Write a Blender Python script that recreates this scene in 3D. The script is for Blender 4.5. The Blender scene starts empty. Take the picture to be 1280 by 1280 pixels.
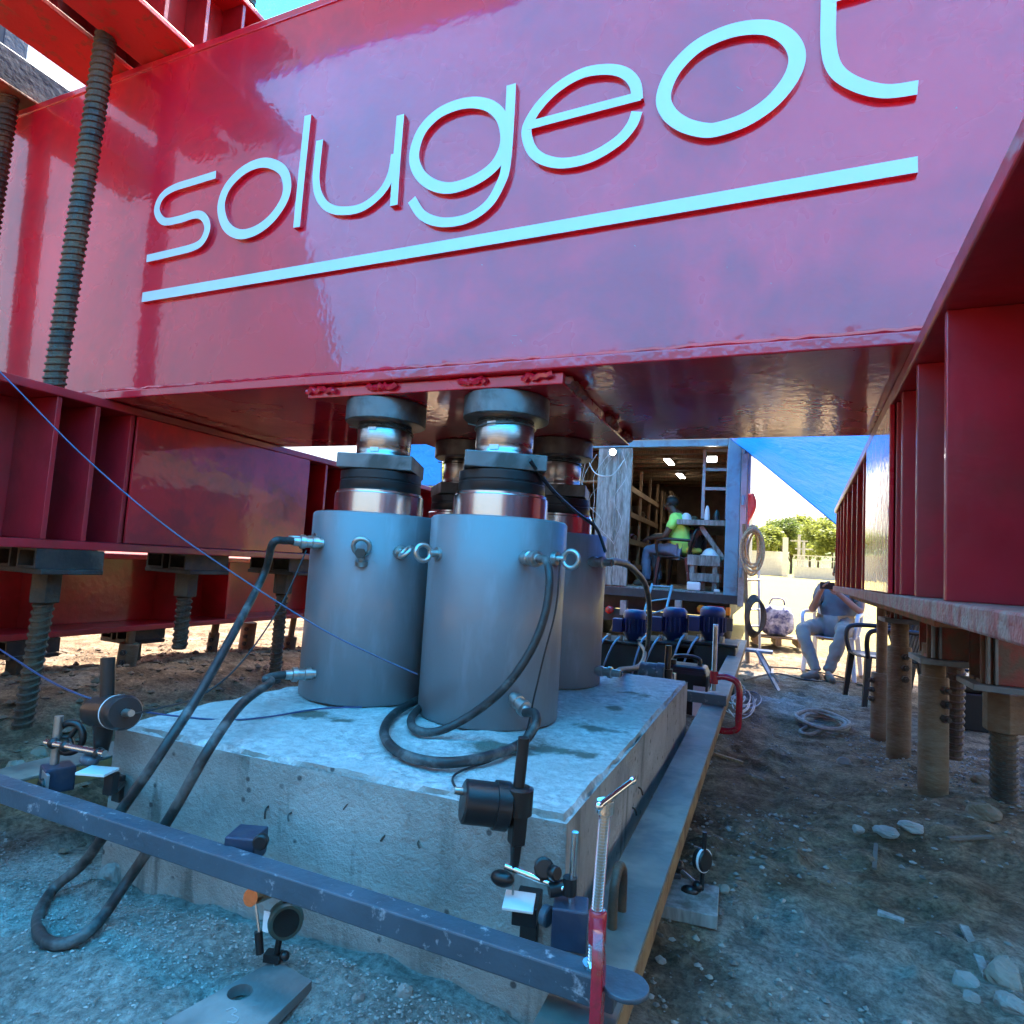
import bpy, bmesh, math, random
import numpy as np
from mathutils import Vector, Matrix, noise
random.seed(7); np.random.seed(7)
S = bpy.context.scene
COL = S.collection
R_ = math.radians
# ------------------------------------------------------------------ camera
FPX = 780.0
RM = np.array([[0.0]*3]*3)
_n = np.array([-0.062, 1.0]); _n /= np.linalg.norm(_n)
_down = np.array([_n[0]*FPX, _n[1]*FPX, -64*_n[1]]); _down /= np.linalg.norm(_down)
_up = -_down
_x = -np.array([-1839.0, 704-0.062*1839-640, FPX]); _x -= _up*(_x@_up); _x /= np.linalg.norm(_x)
_y = np.cross(_up, _x)
RM = np.array([_x, _y, _up])
CAMP = np.array([0, 0, 1.3])
cd = bpy.data.cameras.new('camera'); cam = bpy.data.objects.new('camera', cd); COL.objects.link(cam)
cd.sensor_width = 36; cd.lens = 36*FPX/1280; cd.clip_start = .02; cd.clip_end = 2000
_m = Matrix.Identity(4)
for i in range(3):
    _m[i][0] = RM[i, 0]; _m[i][1] = -RM[i, 1]; _m[i][2] = -RM[i, 2]; _m[i][3] = CAMP[i]
cam.matrix_world = _m
S.camera = cam
def A(px, py, x=None, y=None, z=None):
    """surveyed point: sight line of the photograph meets a known plane of the place"""
    d = RM@np.array([px-640, py-640, FPX])
    t = x/d[0] if x is not None else (y/d[1] if y is not None else (z-1.3)/d[2])
    return Vector(CAMP+t*d)
def mpp(p):   # metres per photograph pixel at a point
    return float((RM.T@(np.array(p)-CAMP))[2])/FPX
# ------------------------------------------------------------------ light
SUN_EL, SUN_AZ = 58, 4           # azimuth to the right of +Y
w = bpy.data.worlds.new('World'); S.world = w; w.use_nodes = True
nt = w.node_tree; bg = nt.nodes['Background']
sky = nt.nodes.new('ShaderNodeTexSky'); sky.sky_type = 'NISHITA'; sky.sun_disc = False
sky.sun_elevation = R_(SUN_EL); sky.sun_rotation = R_(SUN_AZ); sky.air_density = 1.0; sky.dust_density = 6.0
nt.links.new(sky.outputs[0], bg.inputs[0]); bg.inputs[1].default_value = 0.11
sd = bpy.data.lights.new('sun', 'SUN'); sun = bpy.data.objects.new('sun', sd); COL.objects.link(sun)
sd.energy = 5.0; sd.angle = R_(0.5); sd.color = (1, .93, .82)
_s = Vector((math.sin(R_(SUN_AZ))*math.cos(R_(SUN_EL)), math.cos(R_(SUN_AZ))*math.cos(R_(SUN_EL)), math.sin(R_(SUN_EL))))
sun.rotation_euler = _s.to_track_quat('Z', 'Y').to_euler(); sun.location = (5, 5, 20)
S.view_settings.view_transform = 'Standard'; S.view_settings.look = 'None'
S.view_settings.exposure = 2.25; S.view_settings.gamma = 1
S.cycles.max_bounces = 5; S.cycles.diffuse_bounces = 4; S.cycles.glossy_bounces = 3; S.cycles.adaptive_threshold = .03
S.cycles.transmission_bounces = 4; S.cycles.caustics_reflective = False; S.cycles.caustics_refractive = False
S.cycles.sample_clamp_indirect = 6
# ------------------------------------------------------------------ materials
MAT = {}
def nodes_of(name):
    m = bpy.data.materials.new(name); m.use_nodes = True
    return m, m.node_tree, m.node_tree.nodes['Principled BSDF']
def N(nt, typ, **kw):
    n = nt.nodes.new(typ)
    for k, v in kw.items(): setattr(n, k, v)
    return n
def noise_node(nt, scale, detail=4, rough=.55, vec=None, dist=0.0):
    n = N(nt, 'ShaderNodeTexNoise'); n.inputs['Scale'].default_value = scale; n.inputs['Detail'].default_value = detail
    n.inputs['Roughness'].default_value = rough; n.inputs['Distortion'].default_value = dist
    if vec is not None: nt.links.new(vec, n.inputs['Vector'])
    return n
def ramp(nt, src, a, b, ca=(0, 0, 0, 1), cb=(1, 1, 1, 1)):
    r = N(nt, 'ShaderNodeValToRGB'); e = r.color_ramp.elements
    e[0].position = a; e[1].position = b; e[0].color = ca; e[1].color = cb
    nt.links.new(src, r.inputs[0]); return r
def mixc(nt, fac, c1, c2):
    m = N(nt, 'ShaderNodeMix', data_type='RGBA')
    if hasattr(fac, 'links') or hasattr(fac, 'is_output'): nt.links.new(fac, m.inputs[0])
    else: m.inputs[0].default_value = fac
    for i, c in ((6, c1), (7, c2)):
        if hasattr(c, 'is_output'): nt.links.new(c, m.inputs[i])
        else: m.inputs[i].default_value = (*c, 1)
    return m.outputs[2]
def mat(name, col, rough=.5, metal=0., var=.25, vscale=6, dirt=None, damt=.3, dscale=3, bump=.0, bscale=40, spec=.5,
        coat=0., rvar=.1, stretch=None, coat_ior=1.5, speck=None):
    """procedural paint / metal / wood: tonal noise, worn patches, roughness variation, fine relief"""
    m, nt, b = nodes_of(name)
    tc = N(nt, 'ShaderNodeTexCoord'); vec = tc.outputs['Object']
    if stretch:
        mp = N(nt, 'ShaderNodeMapping'); mp.inputs['Scale'].default_value = stretch
        nt.links.new(vec, mp.inputs['Vector']); vec = mp.outputs[0]
    n1 = noise_node(nt, vscale, 2, .6, vec)
    lo = tuple(c*(1-var) for c in col); hi = tuple(min(1, c*(1+var)) for c in col)
    r1 = ramp(nt, n1.outputs[0], .3, .7); c = mixc(nt, r1.outputs[0], lo, hi)
    n2 = noise_node(nt, dscale, 4, .65, vec, .3)
    if dirt:
        r2 = ramp(nt, n2.outputs[0], .62-damt*.35, .72-damt*.2); c = mixc(nt, r2.outputs[0], c, dirt)
    if speck:      # small chips and scuffs of the paint
        n4 = noise_node(nt, speck[0], 3, .7, vec, 1.2); c = mixc(nt, ramp(nt, n4.outputs[0], speck[1], speck[1]+.03).outputs[0], c, speck[2])
    nt.links.new(c, b.inputs['Base Color'])
    mr = N(nt, 'ShaderNodeMapRange'); mr.inputs[3].default_value = max(.02, rough-rvar); mr.inputs[4].default_value = min(1, rough+rvar)
    mr.inputs[1].default_value = .3; mr.inputs[2].default_value = .7
    nt.links.new(n2.outputs[0], mr.inputs[0]); nt.links.new(mr.outputs[0], b.inputs['Roughness'])
    b.inputs['Metallic'].default_value = metal; b.inputs['Specular IOR Level'].default_value = spec
    b.inputs['Coat Weight'].default_value = coat; b.inputs['Coat Roughness'].default_value = .04; b.inputs['Coat IOR'].default_value = coat_ior
    if bump:
        n3 = noise_node(nt, bscale, 2, .6, vec); bp = N(nt, 'ShaderNodeBump'); bp.inputs['Strength'].default_value = bump
        bp.inputs['Distance'].default_value = .01; nt.links.new(n3.outputs[0], bp.inputs['Height'])
        nt.links.new(bp.outputs[0], b.inputs['Normal'])
        if coat: nt.links.new(bp.outputs[0], b.inputs['Coat Normal'])
    MAT[name] = m; return m
def emit(name, col, st):
    m, nt, b = nodes_of(name); b.inputs['Emission Color'].default_value = (*col, 1); b.inputs['Emission Strength'].default_value = st
    b.inputs['Base Color'].default_value = (*col, 1); MAT[name] = m
RUST = (.10, .045, .02)
mat('red_gloss', (.68, .010, .030), .28, var=.10, vscale=1.5, bump=.08, bscale=26, spec=.35, coat=1, coat_ior=1.52, rvar=.06, dirt=(.50, .012, .03), damt=.4, dscale=2.2, speck=(34, .735, (.30, .16, .15)))
mat('red_plate', (.60, .014, .022), .34, var=.12, vscale=3, bump=.12, bscale=14, spec=.5, coat=.45, dirt=(.34, .012, .02), damt=.4, dscale=4)
mat('red_dull', (.46, .015, .026), .38, var=.22, vscale=4, bump=.12, bscale=30, spec=.6, coat=.35, dirt=(.30, .016, .018), damt=.45, dscale=3, speck=(40, .72, (.16, .07, .05)))
mat('red_bright', (.64, .03, .03), .42, var=.15, vscale=3, bump=.1, bscale=60, dirt=(.33, .10, .05), damt=.25, dscale=14)
mat('red_rusty', (.38, .04, .025), .7, var=.35, vscale=8, bump=.35, bscale=45, dirt=(.16, .09, .055), damt=.9, dscale=9)
mat('flange_worn', (.30, .065, .06), .65, var=.4, vscale=14, bump=.5, bscale=60, dirt=(.33, .20, .16), damt=.6, dscale=22)
mat('letter_face', (.56, .62, .62), .45, var=.04, vscale=5, bump=.02)
mat('rebar', (.06, .045, .034), .6, .25, var=.35, vscale=12, bump=.3, bscale=80, dirt=(.13, .075, .04), damt=.55, dscale=8)
mat('casing', (.165, .092, .046), .72, .1, var=.3, vscale=6, bump=.45, bscale=35, dirt=(.22, .15, .095), damt=.5, dscale=5, stretch=(1, 1, 2.5))
mat('dark_steel', (.045, .04, .037), .55, .4, var=.35, vscale=9, bump=.2, bscale=50, dirt=(.11, .08, .06), damt=.5, dscale=7)
mat('black_steel', (.018, .018, .02), .38, .2, var=.3, bump=.08, dirt=(.05, .05, .05), damt=.3)
mat('navy_steel', (.035, .05, .09), .45, .2, var=.3, bump=.15, dirt=(.09, .09, .10), damt=.4, dscale=6)
mat('bar_paint', (.06, .085, .11), .42, .0, var=.2, vscale=9, bump=.12, bscale=70, dirt=(.36, .36, .38), damt=.05, dscale=38)
mat('channel_paint', (.085, .095, .085), .5, .0, var=.14, vscale=5, bump=.1, dirt=(.24, .21, .17), damt=.45, dscale=4)
mat('channel_brown', (.28, .17, .07), .65, .0, var=.2, vscale=8, bump=.2, dirt=(.16, .08, .03), damt=.5, dscale=9)
mat('jack_paint', (.185, .18, .19), .40, .15, var=.10, vscale=3, bump=.05, bscale=70, dirt=(.235, .24, .255), damt=.22, dscale=10, speck=(22, .70, (.10, .10, .11)), spec=.5, coat=.15, stretch=(1, 1, .22))
mat('steel_grey', (.15, .15, .15), .42, .55, var=.25, vscale=9, bump=.08, dirt=(.07, .065, .06), damt=.4, dscale=7)
mat('chrome', (.80, .80, .80), .2, 1, var=.05, rvar=.05)
mat('brushed', (.48, .45, .42), .3, 1, var=.15, vscale=20, stretch=(1, 1, 12), rvar=.06)
mat('zinc', (.42, .42, .40), .35, .9, var=.2, vscale=30, bump=.05)
mat('black_plastic', (.012, .012, .013), .35, 0, var=.2, bump=.05)
mat('black_matte', (.02, .02, .021), .6, 0, var=.3, bump=.1)
mat('hose_rubber', (.022, .024, .025), .5, 0, var=.3, vscale=30, bump=.1, dirt=(.12, .12, .115), damt=.35, dscale=12)
mat('wire_blue', (.05, .06, .14), .4); mat('chalk', (.34, .35, .35), .9); mat('wire_pale', (.36, .35, .34), .5); mat('wire_dark', (.02, .02, .022), .5)
mat('clamp_red', (.42, .012, .03), .22, var=.2, vscale=18, bump=.1, spec=.6, coat=.6, dirt=(.2, .02, .02), damt=.3, dscale=30)
mat('copper', (.62, .28, .15), .22, 1, var=.15)
mat('wood', (.24, .15, .075), .7, var=.35, vscale=10, stretch=(8, 8, 1), bump=.2)
mat('wood_grey', (.27, .27, .25), .75, var=.3, vscale=8, stretch=(6, 6, 1), bump=.3, dirt=(.14, .13, .11), damt=.5)
mat('plate_steel', (.17, .17, .165), .6, .1, var=.25, vscale=8, bump=.25, dirt=(.3, .29, .27), damt=.5, dscale=5)
mat('white_plastic', (.75, .75, .73), .4, var=.05); mat('label_white', (.8, .8, .8), .5, var=.03)
mat('dial_green', (.035, .06, .05), .4, var=.2); mat('glass_dark', (.01, .012, .012), .08)
mat('truck_blue', (.13, .30, .40), .45, 0, var=.12, dirt=(.12, .16, .2), damt=.35, bump=.05)
mat('truck_grey', (.34, .36, .38), .4, .3, var=.15, dirt=(.2, .2, .2), damt=.3)
mat('truck_inside', (.22, .17, .11), .7, var=.15, vscale=3); mat('truck_dark', (.03, .032, .035), .6, var=.3)
mat('ply_brown', (.13, .075, .04), .7, var=.3, vscale=5, bump=.1)
mat('motor_blue', (.008, .03, .11), .4, 0, var=.15, dirt=(.02, .05, .15), damt=.3); mat('tank_green', (.014, .03, .03), .4, var=.3)
mat('lens_red', (.45, .02, .02), .2, spec=.7); mat('lens_orange', (.6, .18, .02), .2); mat('tyre', (.02, .02, .02), .8, bump=.2)
mat('skin_dark', (.10, .05, .032), .5, var=.1); mat('skin_tan', (.36, .19, .13), .5, var=.1); mat('hair', (.008, .007, .006), .6)
mat('neon', (.42, .85, .16), .75, var=.1, bump=.3, bscale=18); mat('denim', (.14, .17, .24), .85, var=.2, bump=.2)
mat('tshirt_grey', (.13, .155, .17), .85, var=.15, bump=.3, bscale=18); mat('khaki', (.28, .25, .21), .85, var=.15, bump=.3, bscale=14)
mat('shoe', (.12, .09, .07), .7); mat('rope_hemp', (.45, .34, .19), .85, var=.3, vscale=40, bump=.3)
mat('rope_grey', (.27, .25, .22), .9, var=.3, vscale=40, bump=.3); mat('red_cloth', (.7, .04, .03), .7)
mat('bag_cloth', (.5, .5, .58), .85, var=.5, vscale=9, dirt=(.08, .09, .22), damt=.6, dscale=11); mat('yellow', (.75, .6, .08), .6)
mat('rock', (.22, .19, .155), .85, var=.3, vscale=7, bump=.6, bscale=25, dirt=(.2, .14, .09), damt=.4, dscale=6)
mat('dust_crumb', (.36, .36, .34), .9, var=.2); mat('clod', (.15, .11, .075), .9, var=.3)
mat('rock_pale', (.27, .255, .23), .85, var=.25, vscale=7, bump=.5, bscale=30)
mat('bark', (.12, .10, .08), .9, bump=.4); mat('white_wall', (.75, .72, .66), .8, var=.08); mat('pole', (.5, .48, .45), .7)
mat('aluminium', (.55, .56, .57), .35, .8, var=.1); mat('hill', (.045, .075, .02), .95, var=.75, vscale=.9, dirt=(.09, .13, .03), damt=.6, dscale=.25, bump=1, bscale=.8)
emit('led', (1, .97, .9), 7)
def leaf_mat(name, c, t, lo=.6, hi=1.5, tw=.35):
    m, nt, b = nodes_of(name)
    oi = N(nt, 'ShaderNodeNewGeometry'); hv = N(nt, 'ShaderNodeHueSaturation'); hv.inputs['Color'].default_value = (*c, 1)
    mr = N(nt, 'ShaderNodeMapRange'); mr.inputs[3].default_value = lo; mr.inputs[4].default_value = hi
    nt.links.new(oi.outputs['Random Per Island'], mr.inputs[0]); nt.links.new(mr.outputs[0], hv.inputs['Value'])
    nt.links.new(hv.outputs[0], b.inputs['Base Color']); b.inputs['Roughness'].default_value = .6
    tr = N(nt, 'ShaderNodeBsdfTranslucent'); tr.inputs[0].default_value = (*t, 1)
    mx = N(nt, 'ShaderNodeMixShader'); mx.inputs[0].default_value = tw
    nt.links.new(b.outputs[0], mx.inputs[1]); nt.links.new(tr.outputs[0], mx.inputs[2])
    nt.links.new(mx.outputs[0], nt.nodes['Material Output'].inputs[0]); MAT[name] = m
leaf_mat('leaf', (.17, .21, .045), (.32, .36, .07)); leaf_mat('leaf_dark', (.11, .16, .045), (.2, .27, .06))
leaf_mat('gravel_mix', (.25, .225, .19), (0, 0, 0), .35, 1.35, 0.0); leaf_mat('crumb_mix', (.30, .31, .285), (0, 0, 0), .6, 1.15, 0.0)
def tarp_mat(name, k, lo, hi):
    m, nt, b = nodes_of(name)
    tc = N(nt, 'ShaderNodeTexCoord')
    n = noise_node(nt, 1.3, 6, .6, tc.outputs['Object'], .4)
    c = mixc(nt, n.outputs[0], (.012, .15, .52), (.02, .24, .68))
    t = mixc(nt, n.outputs[0], lo, hi)
    nt.links.new(c, b.inputs['Base Color']); b.inputs['Roughness'].default_value = .35
    tr = N(nt, 'ShaderNodeBsdfTranslucent'); nt.links.new(t, tr.inputs[0])
    mx = N(nt, 'ShaderNodeMixShader'); mx.inputs[0].default_value = k
    nt.links.new(b.outputs[0], mx.inputs[1]); nt.links.new(tr.outputs[0], mx.inputs[2])
    wv = noise_node(nt, 7, 4, .6, tc.outputs['Object'], .5); bp = N(nt, 'ShaderNodeBump'); bp.inputs['Strength'].default_value = .5; bp.inputs['Distance'].default_value = .05
    nt.links.new(wv.outputs[0], bp.inputs['Height']); nt.links.new(bp.outputs[0], b.inputs['Normal']); nt.links.new(bp.outputs[0], tr.inputs['Normal'])
    nt.links.new(mx.outputs[0], nt.nodes['Material Output'].inputs[0]); MAT[name] = m
tarp_mat('tarp_blue', .78, (.03, .40, .93), (.035, .43, .95)); tarp_mat('tarp_dimmed', .42, (.003, .08, .42), (.004, .11, .50))  # second cloth: sunlit glow held down by a darker colour, for the far tarps
def ground_mat():
    m, nt, b = nodes_of('soil')
    tc = N(nt, 'ShaderNodeTexCoord'); v = tc.outputs['Object']
    big = noise_node(nt, .9, 6, .6, v, .5); mid = noise_node(nt, 6, 8, .7, v, .2); fine = noise_node(nt, 60, 6, .75, v)
    c1 = mixc(nt, ramp(nt, mid.outputs[0], .40, .60).outputs[0], (.125, .080, .046), (.31, .215, .135))
    c2 = mixc(nt, ramp(nt, mid.outputs[0], .40, .60).outputs[0], (.25, .265, .24), (.43, .45, .41))
    at_ = N(nt, 'ShaderNodeAttribute', attribute_name='dust')
    ad = N(nt, 'ShaderNodeMath', operation='ADD'); nt.links.new(at_.outputs['Fac'], ad.inputs[0])
    sb = N(nt, 'ShaderNodeMath', operation='MULTIPLY_ADD'); nt.links.new(big.outputs[0], sb.inputs[0]); sb.inputs[1].default_value = 2.6; sb.inputs[2].default_value = -1.3
    nt.links.new(sb.outputs[0], ad.inputs[1])
    c = mixc(nt, ramp(nt, ad.outputs[0], .25, .8).outputs[0], c1, c2)
    fr = ramp(nt, fine.outputs[0], .38, .63, (.42, .42, .42, 1), (1.4, 1.4, 1.4, 1))
    mu = N(nt, 'ShaderNodeMix', data_type='RGBA', blend_type='MULTIPLY'); mu.inputs[0].default_value = .8
    nt.links.new(c, mu.inputs[6]); nt.links.new(fr.outputs[0], mu.inputs[7])
    # dry grass on the field
    fa = N(nt, 'ShaderNodeAttribute', attribute_name='field')
    gn = noise_node(nt, .25, 6, .6, v); gc = mixc(nt, gn.outputs[0], (.34, .24, .09), (.24, .25, .07))
    cc = mixc(nt, fa.outputs['Fac'], mu.outputs[2], gc)
    nt.links.new(cc, b.inputs['Base Color']); b.inputs['Roughness'].default_value = .92; b.inputs['Specular IOR Level'].default_value = .2
    bp = N(nt, 'ShaderNodeBump'); bp.inputs['Strength'].default_value = 1; bp.inputs['Distance'].default_value = .02
    h = N(nt, 'ShaderNodeMath', operation='ADD'); nt.links.new(fine.outputs[0], h.inputs[0]); nt.links.new(mid.outputs[0], h.inputs[1])
    nt.links.new(h.outputs[0], bp.inputs['Height']); nt.links.new(bp.outputs[0], b.inputs['Normal']); MAT['soil'] = m
ground_mat()
def concrete_mat():
    m, nt, b = nodes_of('concrete')
    tc = N(nt, 'ShaderNodeTexCoord'); off = N(nt, 'ShaderNodeVectorMath', operation='ADD'); off.inputs[1].default_value = (-.8825, 1.925, 0); nt.links.new(tc.outputs['Object'], off.inputs[0]); v = off.outputs[0]; geo = N(nt, 'ShaderNodeNewGeometry')
    sp = N(nt, 'ShaderNodeSeparateXYZ'); nt.links.new(geo.outputs['True Normal'], sp.inputs[0])
    big = noise_node(nt, 4, 8, .65, v, .4); fine = noise_node(nt, 42, 5, .75, v); pits = N(nt, 'ShaderNodeTexVoronoi'); pits.inputs['Scale'].default_value = 26
    nt.links.new(v, pits.inputs['Vector'])
    side = mixc(nt, ramp(nt, big.outputs[0], .3, .7).outputs[0], (.24, .225, .20), (.46, .43, .39))
    # drips: stretched noise gives dark runs on the faces
    mp = N(nt, 'ShaderNodeMapping'); mp.inputs['Scale'].default_value = (14, 14, 2.2); nt.links.new(v, mp.inputs['Vector'])
    dr = noise_node(nt, 1, 4, .6, mp.outputs[0]); side = mixc(nt, ramp(nt, dr.outputs[0], .57, .68).outputs[0], side, (.18, .175, .155))
    pr = ramp(nt, pits.outputs['Distance'], .12, .2, (1, 1, 1, 1), (0, 0, 0, 1)); pm = noise_node(nt, 9, 2, .5, v)
    pmul = N(nt, 'ShaderNodeMath', operation='MULTIPLY'); nt.links.new(pr.outputs[0], pmul.inputs[0]); nt.links.new(ramp(nt, pm.outputs[0], .47, .53).outputs[0], pmul.inputs[1])
    side = mixc(nt, pmul.outputs[0], side, (.09, .085, .08))
    top = mixc(nt, ramp(nt, fine.outputs[0], .36, .62).outputs[0], (.30, .31, .30), (.66, .66, .64)); top = mixc(nt, ramp(nt, big.outputs[0], .42, .66).outputs[0], top, (.42, .42, .395))
    # oil stains beside the jacks
    mask = None
    for (x, y, r) in STAINS:
        cmb = N(nt, 'ShaderNodeVectorMath', operation='DISTANCE'); cmb.inputs[1].default_value = (x, y, 0)
        fl = N(nt, 'ShaderNodeVectorMath', operation='MULTIPLY'); fl.inputs[1].default_value = (1, 1.6, 0); nt.links.new(v, fl.inputs[0])
        cmb.inputs[1].default_value = (x, y*1.6, 0); nt.links.new(fl.outputs[0], cmb.inputs[0])
        nz = N(nt, 'ShaderNodeMath', operation='MULTIPLY_ADD'); nt.links.new(big.outputs[0], nz.inputs[0]); nz.inputs[1].default_value = .5; nt.links.new(cmb.outputs['Value'], nz.inputs[2])
        rr = ramp(nt, nz.outputs[0], r+.23, r+.27, (1, 1, 1, 1), (0, 0, 0, 1))
        if mask is None: mask = rr.outputs[0]
        else:
            mxn = N(nt, 'ShaderNodeMath', operation='MAXIMUM'); nt.links.new(mask, mxn.inputs[0]); nt.links.new(rr.outputs[0], mxn.inputs[1]); mask = mxn.outputs[0]
    top = mixc(nt, mask, top, (.13, .135, .11))
    c = mixc(nt, ramp(nt, sp.outputs[2], .2, .4).outputs[0], side, top)
    nt.links.new(c, b.inputs['Base Color']); b.inputs['Roughness'].default_value = .8
    bp = N(nt, 'ShaderNodeBump'); bp.inputs['Strength'].default_value = .8; bp.inputs['Distance'].default_value = .014
    nt.links.new(fine.outputs[0], bp.inputs['Height']); nt.links.new(bp.outputs[0], b.inputs['Normal']); MAT['concrete'] = m
ZT = .86
STAINS = [tuple(A(*q, z=ZT)[:2])+(r,) for q, r in (((385, 893), .05), ((420, 900), .04), ((690, 935), .06), ((640, 938), .05), ((735, 910), .03), ((790, 868), .05), ((765, 885), .04), ((830, 850), .04))]
concrete_mat()
# ------------------------------------------------------------------ mesh helpers
def catmull(pts, k=6, closed=False):
    P = [Vector(p) for p in pts]; n = len(P); out = []
    rng = range(n if closed else n-1)
    for i in rng:
        if closed: p0, p1, p2, p3 = P[(i-1) % n], P[i], P[(i+1) % n], P[(i+2) % n]
        else: p0, p1, p2, p3 = P[max(i-1, 0)], P[i], P[i+1], P[min(i+2, n-1)]
        for j in range(k):
            t = j/k
            out.append(.5*((2*p1)+(p2-p0)*t+(2*p0-5*p1+4*p2-p3)*t*t+(3*p1-p0-3*p2+p3)*t**3))
    if not closed: out.append(P[-1])
    return out
def basis(d):
    d = d.normalized(); a = Vector((0, 0, 1)) if abs(d.z) < .9 else Vector((1, 0, 0))
    u = d.cross(a).normalized(); return u, d.cross(u)
class MB:
    def __init__(s): s.v = []; s.f = []; s.m = []; s.sm = []; s.mi = 0; s.smooth = False
    def add(s, vs, fs, smooth=None):
        o = len(s.v); s.v += [Vector(v) for v in vs]
        for f in fs: s.f.append([i+o for i in f]); s.m.append(s.mi); s.sm.append(s.smooth if smooth is None else smooth)
        return s
    def box(s, x0, x1, y0, y1, z0, z1, M=None):
        v = [Vector((x, y, z)) for x in (x0, x1) for y in (y0, y1) for z in (z0, z1)]
        if M is not None: v = [M@p for p in v]
        return s.add(v, [(0, 1, 3, 2), (4, 6, 7, 5), (0, 4, 5, 1), (2, 3, 7, 6), (0, 2, 6, 4), (1, 5, 7, 3)], False)
    def cbox(s, c, size, rot=None):
        h = Vector(size)/2; M = Matrix.Translation(Vector(c))
        if rot is not None: M = M@(rot if isinstance(rot, Matrix) else Matrix.Rotation(rot, 4, 'Z'))
        return s.box(-h.x, h.x, -h.y, h.y, -h.z, h.z, M)
    def beam(s, p0, p1, wd, ht):
        p0, p1 = Vector(p0), Vector(p1); d = p1-p0; L = d.length; d.normalize()
        up = Vector((0, 0, 1)) if abs(d.z) < .95 else Vector((0, 1, 0)); sd_ = d.cross(up).normalized(); u2 = sd_.cross(d)
        M = Matrix((sd_, d, u2)).transposed().to_4x4(); M.translation = p0
        return s.box(-wd/2, wd/2, 0, L, -ht/2, ht/2, M)
    def cyl(s, p0, p1, r0, r1=None, n=20, caps=True):
        p0, p1 = Vector(p0), Vector(p1); r1 = r0 if r1 is None else r1; u, w_ = basis(p1-p0); vs = []
        for p, r in ((p0, r0), (p1, r1)):
            vs += [p+(u*math.cos(2*math.pi*i/n)+w_*math.sin(2*math.pi*i/n))*r for i in range(n)]
        s.add(vs, [(i, (i+1) % n, n+(i+1) % n, n+i) for i in range(n)], True)
        if caps: s.add(vs[:n], [tuple(range(n))[::-1]], False); s.add(vs[n:], [tuple(range(n))], False)
        return s
    def lathe(s, base, axis, prof, n=32, flat=False):
        """prof: list of (distance along axis, radius)"""
        base = Vector(base); ax = Vector(axis).normalized(); u, w_ = basis(ax); vs = []
        for h, r in prof: vs += [base+ax*h+(u*math.cos(2*math.pi*i/n)+w_*math.sin(2*math.pi*i/n))*max(r, 1e-5) for i in range(n)]
        fs = [(k*n+i, k*n+(i+1) % n, (k+1)*n+(i+1) % n, (k+1)*n+i) for k in range(len(prof)-1) for i in range(n)]
        s.add(vs, fs, not flat)
        s.add(vs[:n], [tuple(range(n))[::-1]], False); s.add(vs[-n:], [tuple(range(n))], False); return s
    def tube(s, pts, r, n=8, closed=False, k=6, smooth_path=True):
        P = catmull(pts, k, closed) if smooth_path else [Vector(p) for p in pts]
        m = len(P); u = None; vs = []
        for i, p in enumerate(P):
            d = (P[(i+1) % m]-P[i-1]) if closed else (P[min(i+1, m-1)]-P[max(i-1, 0)])
            d = d.normalized() if d.length > 1e-9 else Vector((0, 0, 1))
            if u is None: u, _ = basis(d)
            u = (u-d*u.dot(d)); u = u.normalized() if u.length > 1e-6 else basis(d)[0]
            w_ = d.cross(u); rr = r(i/(m-1)) if callable(r) else r
            vs += [p+(u*math.cos(2*math.pi*j/n)+w_*math.sin(2*math.pi*j/n))*rr for j in range(n)]
        fs = [(i*n+j, i*n+(j+1) % n, ((i+1) % m)*n+(j+1) % n, ((i+1) % m)*n+j) for i in range(m if closed else m-1) for j in range(n)]
        s.add(vs, fs, True)
        if not closed: s.add(vs[:n], [tuple(range(n))[::-1]], False); s.add(vs[-n:], [tuple(range(n))], False)
        return s
    def prism(s, poly, vec):
        """closed polygon of 3-D points pushed along vec"""
        n = len(poly); P = [Vector(p) for p in poly]; Q = [p+Vector(vec) for p in P]
        return s.add(P+Q, [tuple(range(n))[::-1], tuple(range(n, 2*n))]+[(i, (i+1) % n, n+(i+1) % n, n+i) for i in range(n)], False)
    def sphere(s, c, r, n=16, m=10, sc=(1, 1, 1), fn=None):
        c = Vector(c); vs = []
        for i in range(m+1):
            t = math.pi*i/m
            for j in range(n):
                a = 2*math.pi*j/n; p = Vector((math.sin(t)*math.cos(a)*sc[0], math.sin(t)*math.sin(a)*sc[1], math.cos(t)*sc[2]))
                if fn: p = fn(p)
                vs.append(c+p*r)
        fs = [(i*n+j, (i+1)*n+j, (i+1)*n+(j+1) % n, i*n+(j+1) % n) for i in range(m) for j in range(n)]
        return s.add(vs, fs, True)
    def build(s, name, mats, parent=None, bevel=0, label=None):
        me = bpy.data.meshes.new(name); off = ROOTLOC.get(parent, Vector()) if parent is not None else Vector()
        inv = ROOTINV.get(parent)
        vs = [((inv@v) if inv is not None else v-off) for v in s.v]
        me.from_pydata([tuple(v) for v in vs], [], s.f)
        if not isinstance(mats, (list, tuple)): mats = [mats]
        for m in mats: me.materials.append(MAT[m])
        me.polygons.foreach_set('material_index', s.m); me.polygons.foreach_set('use_smooth', s.sm)
        bm = bmesh.new(); bm.from_mesh(me); bmesh.ops.remove_doubles(bm, verts=bm.verts, dist=1e-6); bmesh.ops.recalc_face_normals(bm, faces=bm.faces); [setattr(e, 'smooth', False) for e in bm.edges if len(e.link_faces) == 2 and e.calc_face_angle(0) > .87]; bm.to_mesh(me); bm.free()
        o = bpy.data.objects.new(name, me); COL.objects.link(o)
        if parent is not None:
            o.parent = parent; ROOTLOC[o] = off
            if inv is not None: ROOTINV[o] = inv
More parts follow.
